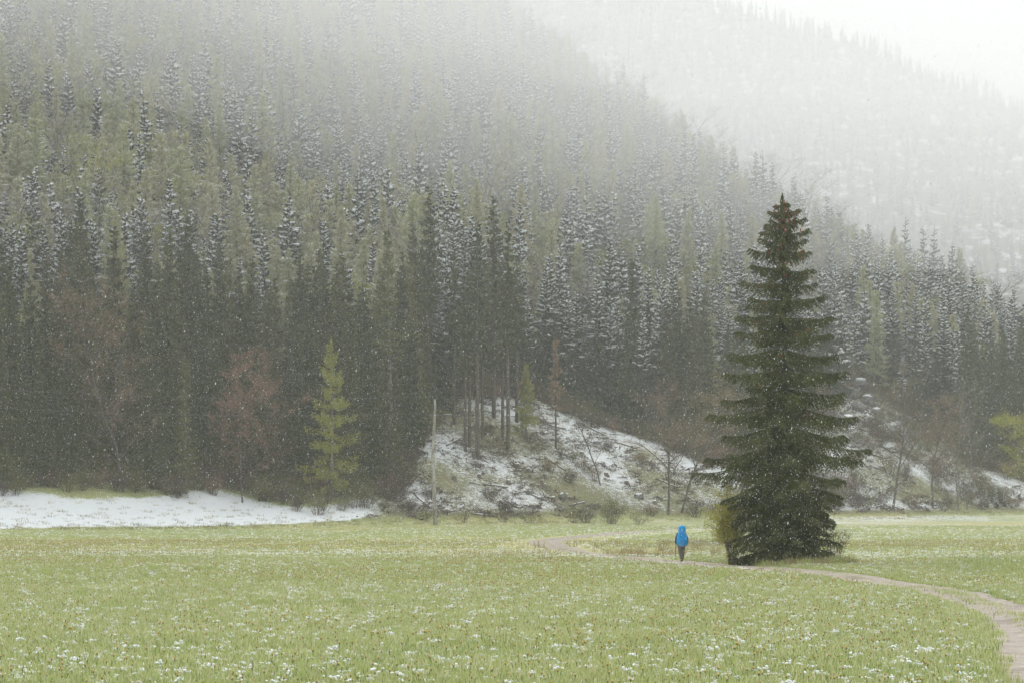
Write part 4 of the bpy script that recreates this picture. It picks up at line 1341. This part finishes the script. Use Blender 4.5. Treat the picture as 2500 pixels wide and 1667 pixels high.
# ------------------------------------------------------------------ meadow: grass, snow clumps, dandelions
def tuft(seed, n, rad, hmin, hmax, wid, lean=0.5):
    r = np.random.default_rng(seed)
    a = r.random(n) * 6.283; q = np.sqrt(r.random(n)) * rad
    b0 = np.stack([np.cos(a) * q, np.sin(a) * q, np.full(n, -0.02)], 1)
    h = r.uniform(hmin, hmax, n)
    az = r.random(n) * 6.283
    ld = np.stack([np.cos(az), np.sin(az), np.zeros(n)], 1) * (h * lean * r.random(n))[:, None]
    sd = np.stack([-np.sin(az), np.cos(az), np.zeros(n)], 1) * (wid * r.uniform(0.6, 1.2, n))[:, None]
    mid_ = b0 + ld * 0.35 + np.array([0, 0, 1.0]) * (h * 0.6)[:, None]
    tip = b0 + ld + np.array([0, 0, 1.0]) * h[:, None]
    mb = MB()
    mb.tris(np.stack([b0 - sd, b0 + sd, mid_ + sd * 0.8], 1)); mb.tris(np.stack([b0 - sd, mid_ + sd * 0.8, mid_ - sd * 0.8], 1)); mb.tris(np.stack([mid_ - sd * 0.8, mid_ + sd * 0.8, tip], 1))
    return mb


def wedge(n, y0, y1, margin=0.30):
    """points spread evenly over the part of the meadow in and around the view"""
    u = rng.random(n)
    y = np.sqrt(y0 ** 2 + u * (y1 ** 2 - y0 ** 2))
    x = rng.uniform(-1, 1, n) * (margin * y + 13)
    return x, y


M['dark_grass'] = foliage('dark_grass', (0.14, 0.20, 0.06), (0.20, 0.25, 0.08), (0.18, 0.22, 0.07), trans=0.25)
M['pale_grass'] = foliage('pale_grass', (0.52, 0.51, 0.28), (0.64, 0.60, 0.37), (0.54, 0.55, 0.31), trans=0.3)


def mixed_tuft(seed, n, rad, h0, h1, wid):
    return proto([('grass', tuft(seed, int(n * 0.62), rad, h0, h1, wid), M['grass']), ('pale_blades', tuft(seed + 50, int(n * 0.24), rad, h0, h1 * 1.15, wid, 0.9), M['pale_grass']),
                  ('dark_blades', tuft(seed + 99, int(n * 0.2), rad, h0, h1 * 0.9, wid), M['dark_grass'])])


gp = [mixed_tuft(800 + i, 46, 0.30, 0.06, 0.20, 0.009) for i in range(5)]
gp += [mixed_tuft(1210 + i, 34, 0.42, 0.05, 0.15, 0.016) for i in range(3)]
gp += [proto([('grass', tuft(820 + i, 34, 0.25, 0.15, 0.42, 0.008, 0.8), M['dry_grass'])]) for i in range(2)]
gp += [proto([('grass', tuft(830 + i, 60, 0.22, 0.18, 0.36, 0.008, 0.6), M['grass'])]) for i in range(2)]
PTS, IDX, SCL = [], [], []
for n, y0, y1, lo, hi in ((62000, 28, 72, 0, 5), (52000, 72, 105, 0, 5), (33000, 105, 235, 5, 8)):
    x, y = wedge(n, y0, y1)
    tq = foot_t(x, y)
    td_ = track_dist(x, y)
    ok = (tq < 0.5) & ((td_ > 0.95 + 0.5 * vnoise(x, y, 0.8, 6)) | ((td_ < 0.28) & (y < 115) & (rng.random(n) < 0.35)))
    if y1 == 105: ok &= (y < 84) | ((track_dist(x, y + 3) > 1.6) & (track_dist(x, y + 6) > 1.2))
    if y1 > 105: ok &= (track_dist(x, y + 5) > 3.2) & (track_dist(x, y + 10) > 2.5)
    x, y = x[ok], y[ok]
    PTS.append(np.stack([x, y, ground_z(x, y)], 1)); IDX.append(rng.integers(lo, hi, len(x))); SCL.append(rng.uniform(0.75, 1.3, len(x)) * (1.0 if y1 < 105 else (0.8 if y1 < 150 else 0.75)))
# rank dark tufts and dry grass
x, y = wedge(420, 34, 110); ok = (track_dist(x, y) > 1.4) & (vnoise(x, y, 8, 7) > 0.55); x, y = x[ok], y[ok]
PTS.append(np.stack([x, y, ground_z(x, y)], 1)); IDX.append(rng.integers(10, 12, len(x))); SCL.append(rng.uniform(0.8, 1.3, len(x)))
x = rng.normal(8.5, 3.2, 90); y = rng.normal(127, 8, 90); ok = track_dist(x, y) > 1.3; x, y = x[ok], y[ok]
PTS.append(np.stack([x, y, ground_z(x, y)], 1)); IDX.append(rng.integers(8, 10, len(x))); SCL.append(rng.uniform(0.8, 1.7, len(x)))
a_ = rng.random(260) * 6.28; q_ = rng.uniform(2.0, 3.4, 260); x = SX + np.cos(a_) * q_; y = SY + np.sin(a_) * q_; ok = track_dist(x, y) > 1.3; x, y = x[ok], y[ok]
PTS.append(np.stack([x, y, ground_z(x, y)], 1)); IDX.append(rng.choice([8, 9, 10, 11], len(x))); SCL.append(rng.uniform(0.8, 1.5, len(x)))
PTS = np.concatenate(PTS); IDX = np.concatenate(IDX); SCL = np.concatenate(SCL)
scatter('meadow_grass', PTS, rng.random(len(PTS)) * 6.28, SCL, IDX, gp, 'short yellow-green spring grass covering the meadow', 'grass', tilt=rng.normal(0, 0.08, (len(PTS), 2)))

# grass blades poking through the snow bank and the foot of the slope
x = rng.uniform(-75, 100, 14000); y = 232 + 0.95 * x + 1.379 * rng.uniform(-3, 24, 14000)
tq = foot_t(x, y); ok = (np.abs(x / y) < 0.3) & (tq < forest_edge(x) + 2) & (rng.random(len(x)) < np.where(tq < 3, 0.5, np.where(x < -12, 0.22, 0.5)))
ok &= ~((x < -12) & (tq > 1) & (tq < 17) & (rng.random(len(x)) < 0.35))
x, y = x[ok], y[ok]
bp_ = [proto([('grass', tuft(840 + i, 22, 0.40, 0.08, 0.3, 0.012, 0.8), M['bush_leaf' if i % 2 else 'dry_grass'])]) for i in range(4)]
scatter('slope_grass', np.stack([x, y, ground_z(x, y)], 1), rng.random(len(x)) * 6.28, rng.uniform(0.5, 1.4, len(x)), rng.integers(0, 4, len(x)), bp_, 'sparse rough grass poking through snow at the foot of the hill', 'grass')

# wet snow clumps caught in the grass
sp_ = []
for i in range(6):
    mb = MB(); r = np.random.default_rng(860 + i)
    for k in range(7):
        lump(mb, (r.normal(0, 0.10), r.normal(0, 0.08), 0.02 + 0.04 * r.normal()), (r.uniform(0.025, 0.07), r.uniform(0.02, 0.06), r.uniform(0.02, 0.045)), 870 + i * 9 + k, 1)
    sp_.append(proto([('snow', mb, M['snow'])]))
PTS, SCL = [], []
for n, y0, y1, sc0 in ((95000, 28, 72, 0.42), (80000, 72, 122, 0.34), (72000, 122, 235, 0.50)):
    x, y = wedge(n, y0, y1)
    den = 0.62 * sstep(0.38, 0.92, 0.55 * fbm(x, y, 6, 3, 3) + 0.45 * fbm(x, y, 1.6, 8, 2) + 0.05 * sstep(6, 20, x))
    ok = (foot_t(x, y) < 0) & (track_dist(x, y) > 1.3) & (rng.random(n) < 0.80 * den + 0.21)
    x, y = x[ok], y[ok]
    PTS.append(np.stack([x, y, ground_z(x, y) + rng.uniform(0.04, 0.13, len(x)) * np.where(y > 120, 0.4, 1)], 1)); SCL.append(sc0 * (0.3 + 1.3 * rng.random(len(x)) ** 2.2))
PTS = np.concatenate(PTS); SCL = np.concatenate(SCL)
scatter('snow', PTS, rng.random(len(PTS)) * 6.28, SCL, rng.integers(0, 6, len(PTS)), sp_, 'small clumps of wet snow caught in the meadow grass', 'snow')

# dandelions, closed for the cold
dst = MB(); dst.tube([(0, 0, -0.02), (0.01, 0, 0.10), (0.015, 0.01, 0.19)], [0.0055, 0.005, 0.004], 4)
dbr = MB(); dbr.tube([(0.015, 0.01, 0.18), (0.015, 0.01, 0.195), (0.015, 0.01, 0.215)], [0.006, 0.016, 0.014], 6)
dhd = MB(); dhd.tube([(0.015, 0.01, 0.208), (0.015, 0.01, 0.222), (0.015, 0.01, 0.240)], [0.015, 0.019, 0.010], 7)
dl = proto([('stem', dst, M['stalk']), ('bract', dbr, M['dandelion_bract']), ('flower_head', dhd, M['dandelion'])])
x, y = wedge(62000, 30, 150, 0.29)
ok = (rng.random(len(x)) < 0.35 + 0.65 * sstep(0.4, 0.62, fbm(x, y, 11, 6, 2))) & (track_dist(x, y) > 1.6)
x, y = x[ok], y[ok]
o_ = np.argsort(y); x, y = x[o_], y[o_]
inn = np.nonzero((np.abs(x / y) < 0.255) & (y > 34.8))[0][:300]
for i in inn:
    plant('dandelion', dl, (float(x[i]), float(y[i]), float(ground_z(x[i], y[i]))), float(rng.random() * 6.28), float(rng.uniform(0.65, 1.1)), 'closed yellow-brown dandelion on a short stalk in the meadow grass', 'dandelion', 'dandelions in the meadow')
rs = np.ones(len(x), bool); rs[inn] = False
x, y = x[rs], y[rs]
scatter('dandelion_cover', np.stack([x, y, ground_z(x, y)], 1), rng.random(len(x)) * 6.28, rng.uniform(0.6, 1.1, len(x)), np.zeros(len(x)), [dl], 'myriad closed dandelion heads dotting the meadow farther off', 'dandelions')

# ------------------------------------------------------------------ snow falling through the air between here and the hill
flake_blocks = []
for q in range(5):
    nf = 3600
    c = rng.uniform(-5, 5, (nf, 3))
    sz = rng.uniform(0.0034, 0.0058, nf) * (1 + 0.7 * (rng.random(nf) > 0.96))
    ax = unit(np.array([0.20, 0, 1.0]) + rng.normal(0, 0.16, (nf, 3)))
    s1 = unit(np.cross(ax, rng.normal(0, 1, (nf, 3)))); s2 = np.cross(ax, s1)
    st = rng.uniform(1.2, 2.6, nf)
    vs_ = [c + ax * (sz * st)[:, None], c - ax * (sz * st)[:, None]]
    for k in range(4):
        rr = sz * rng.uniform(0.7, 1.2, nf); an = k * PI / 2 + rng.normal(0, 0.2, nf)
        vs_.append(c + s1 * (rr * np.cos(an))[:, None] + s2 * (rr * np.sin(an))[:, None] + ax * (sz * rng.normal(0, 0.3, nf))[:, None])
    vv = np.stack(vs_, 1)
    kk = np.arange(nf)[:, None] * 6
    ff = np.concatenate([kk + np.array([t3]) for t3 in ((0, 2, 3), (0, 3, 4), (0, 4, 5), (0, 5, 2), (1, 3, 2), (1, 4, 3), (1, 5, 4), (1, 2, 5))], 1).reshape(-1, 3)
    mb = MB(); mb.add(vv.reshape(-1, 3), ff)
    flake_blocks.append(proto([('flakes', mb, M['flake'])]))
bx, by, bz = [q.ravel() for q in np.meshgrid(np.arange(-75, 76, 10.0), np.arange(24, 175, 10.0), np.arange(4, 65, 10.0))]
kp = (np.abs(bx) < 0.32 * by + 9) & (bz < 14 + 0.29 * by)
bx, by, bz = bx[kp], by[kp], bz[kp]
nf = len(bx)
scatter('falling_snow', np.stack([bx, by, bz], 1), np.zeros(nf), np.ones(nf), rng.integers(0, 5, nf), flake_blocks,
        'wet snowflakes falling everywhere through the air of the valley', 'snowfall')
print('FLAKES', nf)


# ------------------------------------------------------------------ the air: even haze, and low cloud clinging to the heights
def box_mesh(x0, x1, y0, y1, z0, z1):
    v = [(x, y, z) for z in (z0, z1) for y in (y0, y1) for x in (x0, x1)]
    f = [(0, 2, 1), (1, 2, 3), (4, 5, 6), (5, 7, 6), (0, 1, 4), (1, 5, 4), (2, 6, 3), (3, 6, 7), (0, 4, 2), (2, 4, 6), (1, 3, 5), (3, 7, 5)]
    mb = MB(); mb.add(v, f); return mb


def air(name, dens, g):
    m_ = bpy.data.materials.new(name); m_.use_nodes = True
    t_ = m_.node_tree; t_.nodes.clear()
    o_ = t_.nodes.new('ShaderNodeOutputMaterial'); p_ = t_.nodes.new('ShaderNodeVolumePrincipled')
    p_.inputs['Color'].default_value = (0.998, 0.999, 1.0, 1); p_.inputs['Density'].default_value = dens; p_.inputs['Anisotropy'].default_value = g
    t_.links.new(p_.outputs['Volume'], o_.inputs['Volume'])
    return m_


HAZE, CLOUD = 0.00045, 0.0032
tag(box_mesh(-2600, 2600, -400, 3100, -8, 420).build('haze', air('haze_air', HAZE, 0.6)), 'thin even snow haze filling the valley air', 'haze', kind='stuff')
# cloud bank: closed body with a billowing underside
cx, cy = np.meshgrid(np.linspace(-900, 1100, 60), np.linspace(110, 1450, 60))
edge = np.minimum(np.minimum(cx + 900, 1100 - cx) / 150, np.minimum(cy - 110, 1450 - cy) / 60)
edge = np.clip(edge, 0, 1)
zb = 42 + 24 * sstep(10, -70, cx) + 26 * (fbm(cx, cy, 80, 2, 3) - 0.5) + 40 * (1 - edge)
ztp = zb + 2 + edge * (105 + 260 * sstep(820, 1150, cy) + 40 * (fbm(cx, cy, 160, 5, 2) - 0.5))
n1_, n2_ = cx.shape
ii, jj = np.meshgrid(np.arange(n2_ - 1), np.arange(n1_ - 1)); a0 = (jj * n2_ + ii).ravel()
top = np.concatenate([np.stack([a0, a0 + 1, a0 + 1 + n2_], 1), np.stack([a0, a0 + 1 + n2_, a0 + n2_], 1)])
N = n1_ * n2_
bot = top[:, ::-1] + N
ring = list(range(n2_)) + [r_ * n2_ + n2_ - 1 for r_ in range(1, n1_)] + [(n1_ - 1) * n2_ + c_ for c_ in range(n2_ - 2, -1, -1)] + [r_ * n2_ for r_ in range(n1_ - 2, 0, -1)]
sidef = []
for p, q in zip(ring, ring[1:] + ring[:1]):
    sidef += [(p, p + N, q), (q, p + N, q + N)]
mb = MB(); mb.add(np.concatenate([np.stack([cx, cy, ztp], -1).reshape(-1, 3), np.stack([cx, cy, zb], -1).reshape(-1, 3)]), np.concatenate([top, bot, np.array(sidef)]))
tag(mb.build('cloud', air('cloud_vapour', CLOUD, 0.60)), 'low white cloud hanging on the upper slopes and mountain', 'cloud', kind='stuff')
